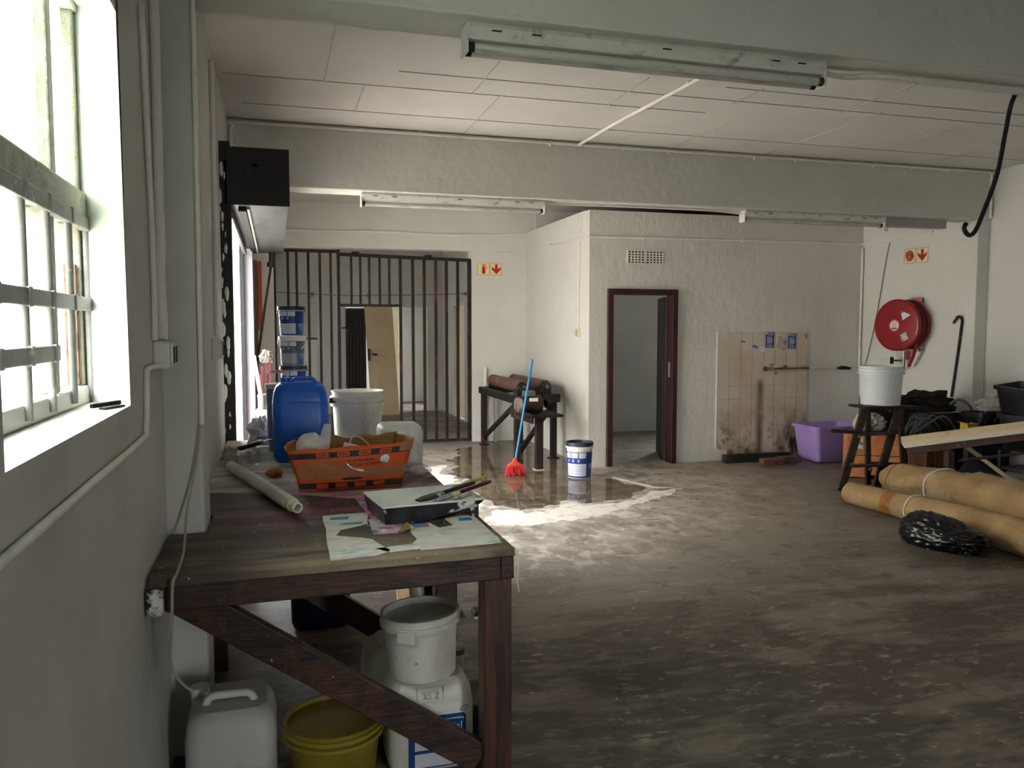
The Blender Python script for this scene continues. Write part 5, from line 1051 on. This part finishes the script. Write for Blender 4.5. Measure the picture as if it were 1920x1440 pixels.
def brush(name, label, tip, end, col_h, col_b, w, ferr, hole=False):
    tip, end = V(tip), V(end); d = end-tip; t = thing(name, label, 'brush', tuple(tip), 'brushes in the paint tray')
    s_ = d.cross(V((0, 0, 1))).normalized(); n_ = s_.cross(d.normalized())
    def sec(k, ww, hh): return [tip+d*k+s_*(ww*cos(a))+n_*(hh*sin(a)) for a in [2*pi*i/12 for i in range(12)]]
    obj('bristles', MB().loft([sec(0, w*.75, .004), sec(.12, w, .009), sec(.28, w*.95, .010)]), col_b, t, smooth=50)
    obj('ferrule', MB().loft([sec(.27, w*.97, .0105), sec(.40, w*.85, .0095)]), ferr, t, smooth=40)
    obj('handle', MB().loft([sec(.40, w*.7, .008), sec(.48, .012, .008), sec(.62, .010, .008), sec(.85, .013, .0085), sec(.97, .012, .007), sec(1, .006, .004)]), col_h, t, smooth=50)
    if hole:
        c_ = tip+d*.93; obj('hang_hole', MB().cyl(c_+n_*.0078, c_+n_*.0092, .006, n=12), DIRT_SHADE, t)
YELH = M('yellow_handle', 'cfbd76', .45, layers=[layer('b5a052', 8, .5, .65)]); MARH = M('maroon_handle', '4a1420', .35); GREYF = M('paint_caked_grey', '83868a', .5, layers=[layer('c9cbcc', 18, .55, .62)])
brush('paintbrush', 'yellow handled brush, farthest of the brushes on the tray', (.64, 3.265, .915), (.865, 3.36, .965), YELH, TRAYIN, .026, GREYF, True)
brush('paintbrush', 'maroon handled brush with pale ferrule, nearest on the tray', (.60, 3.13, .918), (.855, 3.245, .962), MARH, GREYF, .018, M('pale_wood_ferrule', 'd2bd8d', .5))
brush('paintbrush', 'wide grey caked brush with black bristles on the tray', (.535, 3.165, .914), (.80, 3.30, .950), M('dark_speckled_handle', '3a2f35', .5, layers=[layer('a9a59f', 20, .58, .64)]), BLKT, .032, GREYF)
# ------------------------------------------------------------------ cardboard fruit box
CARD = M('orange_printed_card', 'd2521f', .65, layers=[layer('b6431a', 3, .5, .68, fac=.7), layer('e07a48', 20, .66, .72, fac=.6)]); CARDIN = M('brown_card', '9c7446', .8, layers=[layer('7d5a34', 5, .48, .64), layer('b58d5c', 30, .55, .66, stretch=(3, 3, .3), fac=.6)])
CARDB = M('black_print', '2b2a2a', .6)
t = thing('cardboard_box', 'battered orange and black cardboard fruit box on the far bench', 'box', (.33, 3.95, zt))
z0, hB = zt+.005, .203
def front(u, v, off=0):
    xb, xt = .095+.465*u, .045+.57*u
    x = xb+(xt-xb)*v**1.3
    y = 3.775-.055*v*sin(pi*min(1, u*.9+.05))*.6-.018*sin(pi*v)*sin(pi*u)+.012*(1-u)*v
    z = z0+hB*v*(.93+.14*u)
    return V((x, y-off, z))
def side(u, v, right, off=0):
    f0 = front(1 if right else 0, v); b0 = V(((.56 if right else .12)+(.03 if right else -.02)*v, 4.10+.03*v, z0+hB*v*(1.02 if right else .95)))
    p_ = f0.lerp(b0, u); p_.x += (1 if right else -1)*(.035*sin(pi*u)*v+off); p_.z += .006*nz((u*4, v*3, right), 2); return p_
def back(u, v, off=0):
    a_, b_ = side(1, v, False), side(1, v, True); p_ = a_.lerp(b_, u); p_.y += off+.012*sin(pi*u*2)*v; p_.z += .012*v*nz((u*5, 0, 0), 2, 3); return p_
def jag(fn, amp, seed):   # torn upper edge
    return lambda u, v: fn(u, v)+V((0, 0, amp*v**4*nz((u*5, 1, seed), 1.4)))
obj('front_panel', MB().sheet(30, 12, jag(front, .007, 1)), CARD, t, smooth=50, solid=.004)
obj('right_panel', MB().sheet(14, 12, jag(lambda u, v: side(u, v, True), .012, 2)), CARD, t, smooth=50, solid=.004)
obj('left_panel', MB().sheet(14, 12, jag(lambda u, v: side(u, v, False), .012, 3)), CARD, t, smooth=50, solid=.004)
obj('back_panel', MB().sheet(24, 12, jag(back, .03, 4)), CARDIN, t, smooth=50, solid=.004)
for rt in (True, False): obj('inner_lining', MB().sheet(12, 10, lambda u, v, rt=rt: side(u, v*.99, rt, -.005)), CARDIN, t, smooth=50)
obj('inner_lining', MB().sheet(24, 10, lambda u, v: front(.01+.98*u, v*.985, -.005)), CARDIN, t, smooth=50)
obj('bottom', MB().add([front(0, .01), front(1, .01), side(1, .01, True), side(1, .01, False)], [(0, 1, 2, 3)]), CARDIN, t, solid=.003)
def band(name, u0, u1, v0, v1, mt, off=.0035, n=24, fn=front): return obj(name, MB().sheet(n, 3, lambda u, v: fn(u0+(u1-u0)*u, v0+(v1-v0)*v, off)), mt, t, smooth=60)
band('black_band', .0, 1, .055, .20, CARDB); band('black_band', 0, 1, .78, .915, CARDB)
band('torn_corner', .90, 1.0, .80, .985, CARDIN, .005, 6)
for rt in (True, False):
    obj('black_band', MB().sheet(12, 3, lambda u, v, rt=rt: side(u, .78+.135*v, rt, .004)), CARDB, t, smooth=60)
def print_text(s, u, v, hgt, rot180=True, mt=CARDB, off=.006):
    tm = text(s, hgt); m = MB(); sc_ = .465; 
    for p_ in tm.v:
        x, y = (-p_.x, -p_.y) if rot180 else (p_.x, p_.y)
        m.v.append(front(u+x/sc_/1.1, v+y/hB, off+p_.z*.5))
    m.f = tm.f; obj('print', m, mt, t)
for u, s in ((.22, 'LF'), (.40, 'M'), (.58, 'L'), (.765, 'XL')):
    band('size_tag', u-.055, u+.055, .075, .18, CARD, .005, 5); print_text(s, u+.028, .127, .019); band('print_line', u-.004, u-.001, .08, .175, CARDB, .0065, 1)
for u in (.26, .43, .605, .78):
    band('print_tag', u-.05, u+.05, .80, .90, CARD, .005, 5); [band('print_line', u-.036, u+.036, q_, q_+.018, CARDB, .0065, 3) for q_ in (.825, .86)]
print_text('MAFRUCA, MOZAM', .62, .60, .020); band('print_line', .44, .72, .668, .672, CARDB, .006, 8); band('print_line', .44, .72, .70, .704, CARDB, .006, 8); [band('print_line', .46+k_*.05, .49+k_*.05, .676, .694, CARDB, .006, 2) for k_ in range(5)]
oval = lambda cu, cv, ru, rv: (lambda u, v: front(cu+ru*(2*u-1)*1.0, cv+rv*(2*v-1)*math.sqrt(max(0, 1-(2*u-1)**2)), .005))
obj('hand_hole', MB().sheet(16, 4, oval(.50, .275, .10, .035)), DIRT_SHADE, t); 
obj('round_hole', MB().sheet(16, 6, oval(.785, .665, .042, .095)), M('pale_foil', 'd2d3cf', .3, .3, layers=[layer('5d4a3a', 14, .54, .62, stretch=(4, 1, 1))]), t)
obj('green_leaf_print', MB().sheet(8, 3, lambda u, v: front(.13+.07*u, .30+.06*u+.05*(v-.5)*sin(pi*u), .005)), M('green_print', '3c6a45', .6), t)
TAPE = bpy.data.materials.new('brown_packing_tape'); TAPE.use_nodes = True; film_mat(TAPE, 'a58a62', .48, .12)
obj('packing_tape', MB().sheet(26, 6, lambda u, v: front(.02+.98*u, .30+(.42 if u < .40 else .42-.20*min(1, (u-.40)/.12))*v, .009+.003*sin(u*19+v*7))), TAPE, t, smooth=60)
obj('packing_tape', MB().sheet(10, 6, lambda u, v: side(u*.8, .22+.5*v, True, .009)), TAPE, t, smooth=60)
obj('packing_tape', MB().sheet(10, 6, lambda u, v: side(u*.8, .30+.45*v, False, .009)), TAPE, t, smooth=60)
# box contents
BUB = bpy.data.materials.new('bubble_film'); BUB.use_nodes = True; film_mat(BUB, 'f0efeb', .6, .15)
def bubm(u, v):
    p_ = V((.085+.20*u, 3.93+.05*sin(u*3), .99+.115*v*sin(pi*(.12+.76*u))+.0)); p_.y += .05*sin(pi*v); p_.z += .004*sin(u*60)*sin(v*40); return p_
t = thing('bubble_wrap', 'crumpled bubble wrap sticking up from the cardboard box', 'bubble wrap', (.16, 3.93, .95))
obj('sheet', MB().blob(lambda u: V((.150+u.x*.066*(1+.12*nz(u, 2, 2)), 3.92+u.y*.05, 1.04+u.z*.060*(1+.2*nz(u, 2.2, 5))))+u*(.004*max(0, sin(math.atan2(u.y, u.x)*26)*sin(u.z*26))), 80, 48), BUB, t, smooth=60)
obj('tall_strip', MB().sheet(10, 30, lambda u, v: (.200+.028*(u-.5)*2*(1-.5*v**3)+.028*v, 3.86+.012*sin(v*4), .99+.165*v+.003*sin(u*12)*sin(v*60))), BUB, t, smooth=60)
def wbx(name, label, cat, p_, q_, w, h, mt, g=None):
    o = tag(obj(name, MB().bar(p_, q_, w, h), mt, bevel=.003), label, cat, g); return o
wbx('plastic_strip', 'white plastic strip slanting up inside the cardboard box', 'strip', (.305, 3.92, 1.045), (.46, 3.90, 1.005), .03, .022, WPLAS)
wbx('plastic_strip', 'white plastic strip lying flat inside the cardboard box', 'strip', (.28, 3.85, .985), (.42, 3.87, 1.012), .03, .024, GRIMEW)
tag(obj('cable_loop', MB().tube(arc_pts([(.34, 4.02, 1.03), (.36, 4.02, 1.068), (.40, 4.0, 1.06), (.44, 3.97, 1.02), (.45, 3.96, 1.0)], 6), .004, 6), M('cream_cable', 'cdb98a', .5), smooth=60), 'cream cable loop inside the cardboard box', 'cable')
crumple('filler_lump', 'dark grey lump inside the cardboard box, right of the bubble wrap', 'lump', (.285, 3.98, .93), (.03, .03, .05), M('slate_grey', '4f5660', .6), 4, .2, 2, 16, 10)
tag(obj('packing_fill', MB().box((.15, 3.815, .862), (.53, 4.05, .925)), CARDIN), 'brown filling in the bottom of the cardboard box', 'filling')
# ------------------------------------------------------------------ jerrycans, buckets on the far bench
BLUEJ = M('blue_hdpe', '1b69d6', .35, layers=[layer('1253b4', 2.5, .45, .65)], coat=.1)
def can(m, c, hx, hy, h, r=.05, shoulder=.10, top=.62, waist=()):
    def rr(z, f, fr=1): return [V((c[0]+x, c[1]+y, c[2]+z)) for x, y in rrect(hx*f, hy*f, r*fr, 6)]
    S = [rr(.0, .86, .8), rr(.010, .93, .95), rr(.035, .99), rr(h*.35, 1.0), rr(h-shoulder-.012, 1.0), rr(h-shoulder-.006, .985), rr(h-shoulder, .985), rr(h-shoulder*.55, .95), rr(h-shoulder*.22, .86, 1), rr(h-.006, .72), rr(h, top, .8)]
    m.loft(S); return m
t = thing('jerrycan', 'large blue plastic jerrycan standing on the far bench', 'jerrycan', (.13, 4.76, zt))
obj('body', can(MB(), (.132, 4.76, zt+.001), .153, .125, .445, .055, .10, .70), BLUEJ, t, smooth=40)
obj('handle', MB().tube(arc_pts([(.085, 4.72, zt+.438), (.10, 4.72, zt+.463), (.15, 4.72, zt+.468), (.20, 4.72, zt+.463), (.215, 4.72, zt+.438)], 5), .011, 8), BLUEJ, t, smooth=60)
obj('cap', MB().cyl((.055, 4.80, zt+.43), (.055, 4.80, zt+.468), .028, n=20), BLUEJ, t, smooth=40)
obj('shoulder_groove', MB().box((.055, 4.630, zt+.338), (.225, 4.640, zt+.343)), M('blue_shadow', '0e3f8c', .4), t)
for z in (.365, .41): obj('embossed_panel', MB().box((.115, 4.634+(.004 if z > .4 else .0), zt+z), (.205, 4.645, zt+z+.003)), BLUEJ, t)
for x in (.115, .202): obj('embossed_panel', MB().box((x, 4.634, zt+.365), (x+.003, 4.645, zt+.413)), BLUEJ, t)
t = thing('bucket', 'large grimy white bucket behind the blue jerrycan on the far bench', 'bucket', (.51, 5.40, zt))
m = MB(); bucket_wall(m, .515, 5.40, zt+.001, .148, .166, .34, n=48); obj('body', m, GRIMEW, t, smooth=40)
for z in (.262, .300): obj('rib', MB().lathe([(.160, zt+z-.020), (.176, zt+z-.018), (.178, zt+z+.006), (.164, zt+z+.008)], 48, (.515, 5.40, 0)), GRIMEW, t, smooth=40)
obj('handle_ear', MB().box((.328, 5.33, zt+.265), (.40, 5.36, zt+.30)), BLK, t, bevel=.006)
t = thing('jerrycan', 'small grimy white can upside down behind the cardboard box', 'jerrycan', (.63, 4.32, zt))
m = MB(); c_ = (.632, 4.33, zt+.001)
def rr2(z, f): return [V((c_[0]+x, c_[1]+y, c_[2]+z)) for x, y in rrect(.112*f, .125*f, .035, 5)]
m.loft([rr2(0, .98), rr2(.135, 1.0), rr2(.139, .985), rr2(.143, 1.0), rr2(.205, .99), rr2(.225, .94), rr2(.238, .84), rr2(.240, .7)]); obj('body', m, GRIMEW, t, smooth=40)
crumple('plastic_scrap', 'clear plastic scrap beside the small white can', 'scrap', (.70, 4.12, zt), (.06, .045, .03), CLEAR, 6, .4, 3, 20, 12)
# stacked buckets and pail behind the blue jerrycan
paint_bucket('paint_bucket', 'blue labelled paint bucket on top of the stack behind the jerrycan', .105, 5.45, zt+.70, .070, .079, .190, -100, lid=NAVY, handle=(20, 20, .004), group='stacked paint buckets', q1=.90)
paint_bucket('paint_bucket', 'grey labelled paint bucket with white handle, second from the stack top', .108, 5.45, zt+.510, .070, .079, .188, -100, lid=WHITEB, handle=(-190, 48, .004), hmat=WHITEB, grey=True, group='stacked paint buckets', q1=.90)
paint_bucket('paint_bucket', 'blue labelled paint bucket, third in the stack, half hidden by the jerrycan', .112, 5.45, zt+.320, .070, .079, .188, -100, lid=NAVY, handle=(15, 15, .005), group='stacked paint buckets', q1=.90)
m = MB(); bucket_wall(m, .112, 5.45, zt+.001, .085, .095, .318)
tag(obj('bucket', m, GRIMEW, smooth=40), 'white bucket at the bottom of the stack behind the blue jerrycan', 'bucket', 'stacked paint buckets')
t = thing('pail', 'white lidded pail with pink wire handle left of the stacked buckets', 'pail', (.02, 5.12, zt))
m = MB().lathe([(1e-7, zt+.002), (.062, zt+.002), (.072, zt+.385), (1e-7, zt+.385)], 32, (.012, 5.14, 0)); obj('body', m, M('pale_blue_pail', '6f86b0', .4), t, smooth=40)
obj('lid', MB().lathe([(1e-7, zt+.385), (.076, zt+.385), (.077, zt+.412), (.06, zt+.416), (1e-7, zt+.416)], 32, (.012, 5.14, 0)), WPLAS, t, smooth=40)
obj('handle', MB().tube(arc_pts([(-.045, 5.12, zt+.40), (-.045, 5.12, zt+.47), (-.03, 5.12, zt+.485), (.05, 5.12, zt+.487), (.068, 5.12, zt+.47), (.068, 5.12, zt+.40)], 4), .005, 6), WPLAS, t, smooth=60)
obj('grip', MB().cyl((-.025, 5.12, zt+.486), (.055, 5.12, zt+.487), .009, n=10), M('pink_grip', 'd79a96', .5), t, smooth=40)
# clutter at the far left of the bench and beyond
FILM2 = bpy.data.materials.new('dusty_film'); FILM2.use_nodes = True; film_mat(FILM2, '8d7d70', .55, .25)
t_ = MB().sheet(36, 30, lambda u, v: (-.29+.19*v+.02*nz((u*3, v*3, 0), 1.3), 4.56+.58*u+.03*nz((u*2, v*4, 3), 1.6), zt+.006+.075*sin(pi*min(1, u*1.0))*(.25+.75*abs(nz((u*3.2, v*2.6, 7), 1.5))*1.8)))
tag(obj('plastic_film', t_, FILM2, smooth=40), 'heap of dusty clear plastic film along the wall on the far bench', 'plastic film')
t = thing('knife', 'dark handled scraper lying on the film near the blue jerrycan', 'scraper', (-.1, 4.9, zt+.05))
obj('handle', MB().cyl((-.205, 4.80, zt+.07), (-.105, 4.90, zt+.085), .013, .014, 10), M('brown_handle', '35211c', .45), t, smooth=50); obj('collar', MB().cyl((-.105, 4.90, zt+.085), (-.085, 4.92, zt+.088), .0145, n=10), STEEL, t); obj('blade', MB().bar((-.085, 4.92, zt+.088), (-.035, 4.97, zt+.095), .03, .004), DSTEEL, t)
crumple('paper_ball', 'crumpled white paper bag at the far left end of the bench', 'bag', (-.10, 5.32, zt+.02), (.07, .10, .10), WPLAS, 15, .45, 2.6, 28, 16, 30)
tag(obj('steel_drum', MB().lathe([(1e-7, 0), (.115, 0), (.118, .35), (.126, .36), (.118, .37), (.118, .70), (.124, .705), (.118, .72), (.118, .93), (.126, .94), (.128, .985), (.12, 1.0), (1e-7, .985)], 32, (-.02, 6.32, 0)), M('dented_grey_steel', '8a8e90', .45, .4, layers=[layer('d2d3d0', 6, .55, .65), layer('4c4f52', 9, .55, .66, seed=3)]), smooth=40), 'dented grey steel drum on the floor behind the far bench', 'drum')
t = thing('paint_tin', 'small grey paint tin with wire handle on the steel drum', 'tin', (-.085, 6.30, 1.0))
obj('body', MB().lathe([(1e-7, 1.001), (.045, 1.001), (.047, 1.10), (.05, 1.105), (.042, 1.108), (1e-7, 1.10)], 24, (-.085, 6.30, 0)), STEEL, t, smooth=40)
obj('handle', MB().tube(handle_pts(-.085, 6.30, .047, 1.09, -20, -20), .003, 6), WIRE, t)
crumple('rag', 'rust stained rag bundle on the steel drum lid', 'rag', (.0, 6.32, 1.0), (.04, .045, .04), M('rusty_rag', 'a9876d', .8), 6, .3, 2, 18, 10)
STK = {'r': M('red_rod', '5a161d', .6), 'o': M('orange_brown_rod', '6e3f1e', .6), 'w': M('pale_batten_paint', '9a8f86', .6)}
for k, (x0, x1, zt_, mt, lb) in enumerate(((-.03, -.20, 1.33, 'w', 'pale batten leaning against the jamb behind the far bench'), (-.16, -.13, 1.22, 'r', 'red rod leaning against the lilac jamb, leftmost of the red rods'), (-.10, -.09, 1.25, 'r', 'red rod leaning behind the steel drum, second of the red rods'), (-.05, -.06, 1.24, 'r', 'red rod leaning behind the steel drum, rightmost of the red rods'), (-.14, -.06, 1.05, 'o', 'orange brown rod crossing the leaning red rods'), (-.06, -.16, 1.12, 'r', 'dark red rod slanting left behind the steel drum'))):
    y0 = 7.9+k*.09
    tag(obj('leaning_rod', MB().bar((x0+.02, y0, .02), (x1, y0+.40, zt_), .035 if mt == 'w' else .022, .022, (0, 1, 0)), STK[mt]), lb, 'rod', 'rods leaning behind the far bench')
crumple('mop_head', 'grey stringy mop head above the leaning red rods', 'mop', (-.085, 8.36, 1.26), (.06, .05, .07), M('grey_mop', '6f6861', .9), 11, .45, 4, 24, 14)

# ------------------------------------------------------------------ under the near bench
LBLUE = M('label_blue', '173f86', .4)
CANW = M('translucent_white_can', 'd6d4c9', .4, layers=[layer('bfbcae', 4, .5, .66), layer('7f7b6e', 24, .70, .74, fac=.7)])
t = thing('jerrycan', 'white 25 litre jerrycan with blue label under the near bench', 'jerrycan', (.51, 2.91, 0))
obj('body', can(MB(), (.518, 2.905, .001), .157, .115, .335, .045, .085, .74), CANW, t, smooth=40)
obj('spout', MB().cyl((.648, 2.985, .26), (.650, 2.985, .385), .030, .030, 20), CANW, t, smooth=40)
obj('spout_ring', MB().cyl((.649, 2.985, .335), (.6495, 2.985, .350), .034, .034, 20), CANW, t, smooth=40)
obj('green_tape', MB().cyl((.6495, 2.985, .352), (.650, 2.985, .372), .0312, n=20), M('green_tape_colour', '4b6b33', .5), t)
yf = 2.789
pn = MB(); x0, x1, za, zb = .462, .560, .258, .312
for lo, hi in (((x0, za), (x1, za+.0025)), ((x0, zb-.0025), (x1, zb)), ((x0, za), (x0+.0025, zb)), ((x1-.0025, za), (x1, zb))): pn.box((lo[0], yf-.002+.013*(lo[1]-.24)/.07, lo[1]), (hi[0], yf+.012, hi[1]))
obj('embossed_panel', pn, CANW, t)
tx = text('25', .036, .0035)
obj('embossed_number', tx.xf(frame((.500, yf+.0005, .284), (1, 0, 0), (0, .12, 1))), CANW, t)
obj('embossed_number', MB().tube(arc_pts([(.528, yf-.001, .272), (.538, yf-.0005, .284), (.541, yf+.001, .296), (.536, yf+.001, .299), (.533, yf-.0005, .285), (.535, yf-.002, .272), (.541, yf-.002, .271)], 4), .0016, 5), CANW, t)
lb = MB().prism([(.43, .0), (.64, .0), (.64, .178), (.632, .19), (.44, .19), (.43, .18)], 0, .0015, Matrix(((1, 0, 0, 0), (0, 0, -1, yf+.0005), (0, 1, 0, .02), (0, 0, 0, 1))))
lab = obj('label', lb, LBLUE, t)
obj('label_panel', MB().box((.452, yf-.002, .025), (.632, yf-.001, .075)), LBL, lab); obj('label_panel', MB().box((.452, yf-.002, .088), (.632, yf-.001, .125)), LBL, lab)
obj('label_text', text('cial', .042, .0006, 'RIGHT').xf(frame((.628, yf-.0015, .163), (1, 0, 0), (0, 0, 1))), WHITEB, lab)
fr_ = MB().box((.50, yf-.0022, .192), (.632, yf-.001, .195)).box((.629, yf-.0022, .186), (.632, yf-.001, .195)); obj('label_line', fr_, WHITEB, lab)
obj('pen_mark', MB().tube(arc_pts([(.622, yf-.0005, .232), (.645, yf-.0005, .236), (.640, yf-.0005, .222), (.622, yf-.0005, .218), (.618, yf-.0005, .226), (.632, yf-.0005, .228)], 5), .0009, 4), M('pen_ink', '3d4048', .5), t)
t = thing('bucket', 'empty white bucket resting on the 25 litre jerrycan', 'bucket', (.5, 2.86, .345))
T_ = Matrix.Translation((.500, 2.870, .3445)) @ Matrix.Rotation(R(-3), 4, 'Y')
m = MB(); bucket_wall(m, 0, 0, 0, .118, .137, .235, n=48); obj('body', m.xf(T_), GRIMEW, t, smooth=40)
for z in (.205,): obj('rib', MB().lathe([(.135, z-.012), (.146, z-.012), (.147, z+.004), (.136, z+.006)], 48).xf(T_), GRIMEW, t, smooth=40)
obj('pull_tab', MB().add([T_ @ V(p_) for p_ in ((-.098, -.108, .165), (-.045, -.135, .160), (-.040, -.142, .205), (-.098, -.115, .205), (-.102, -.112, .165), (-.048, -.141, .160), (-.043, -.148, .205), (-.102, -.119, .205))], [(0, 1, 2, 3), (7, 6, 5, 4), (0, 4, 5, 1), (1, 5, 6, 2), (2, 6, 7, 3), (3, 7, 4, 0)]), GRIMEW, t)
obj('handle_ear', MB().cyl(T_ @ V((.140, .02, .175)), T_ @ V((.166, .02, .185)), .012, .016, 12), M('yellowed_clip', 'c5b68f', .5), t, smooth=40)
t = thing('jerrycan', 'second whitish can hidden behind the 25 litre jerrycan', 'jerrycan', (.52, 3.2, 0))
obj('body', can(MB(), (.50, 3.20, .001), .19, .12, .36, .05, .10, .7), CANW, t, smooth=40)
t = thing('bucket', 'olive yellow open bucket under the near bench', 'bucket', (.18, 2.87, 0))
m = MB(); bucket_wall(m, .176, 2.885, .001, .145, .168, .215, n=56); obj('body', m, M('olive_yellow_plastic', '8d7f2a', .4, layers=[layer('6f6420', 3, .5, .66)]), t, smooth=40)
for z in (.170, .195): obj('rib', MB().lathe([(.163, z-.008), (.178, z-.007), (.179, z+.004), (.166, z+.006)], 56, (.176, 2.885, 0)), M('olive_rim', '9b8c33', .4), t, smooth=40)
t = thing('jerrycan', 'cloudy white jerrycan under the bench against the left wall', 'jerrycan', (-.17, 2.9, 0))
obj('body', can(MB(), (-.168, 2.925, .001), .148, .15, .315, .055, .085, .78), M('cloudy_white_can', 'b9bab6', .45, layers=[layer('9a9b96', 3, .5, .66)]), t, smooth=40)
obj('handle', MB().tube(arc_pts([(-.255, 2.88, .305), (-.235, 2.88, .338), (-.17, 2.88, .342), (-.11, 2.88, .338), (-.09, 2.88, .305)], 5), .014, 8), CANW, t, smooth=60)
obj('cap', MB().cyl((-.275, 2.98, .29), (-.28, 2.98, .34), .033, n=18), CANW, t, smooth=40)
t = thing('drum', 'dark blue plastic drum on the floor under the far bench', 'drum', (.21, 4.42, 0))
obj('body', can(MB(), (.21, 4.45, .001), .155, .13, .44, .06, .09, .7), M('navy_hdpe', '14275c', .4), t, smooth=40)
wb('timber_offcut', 'pale timber offcut on the floor behind the white bucket', 'offcut', (.74, 5.05, .02), (.66, 4.35, .02), .075, .038, PALEW)
wb('timber_offcut', 'grey painted timber offcut beside the pale offcut on the floor', 'offcut', (.84, 5.05, .03), (.80, 4.35, .03), .06, .055, M('grey_painted_offcut', '5f6468', .5, layers=[layer('9fa3a5', 8, .6, .68)]))
t = thing('bottle_cap', 'small black cap on the floor right of the bench legs', 'cap', (1.06, 4.30, 0))
obj('cap', MB().box((1.03, 4.26, 0), (1.09, 4.35, .035)), BLK, t, bevel=.006); obj('rim', MB().box((1.025, 4.25, 0), (1.095, 4.258, .012)), WPLAS, t)
tag(obj('canister', MB().loft([[V((.80+x, 2.98+y, z)) for x, y in rrect(.055, .10, .03)] for z in (0, .18)]) if False else MB().loft([[V((.735+x, 3.02+y, z)) for x, y in rrect(.05, .11, .03)] for z in (.0, .17)]), BLK, bevel=.006), 'black canister between the 25 litre can and the bench leg', 'canister')
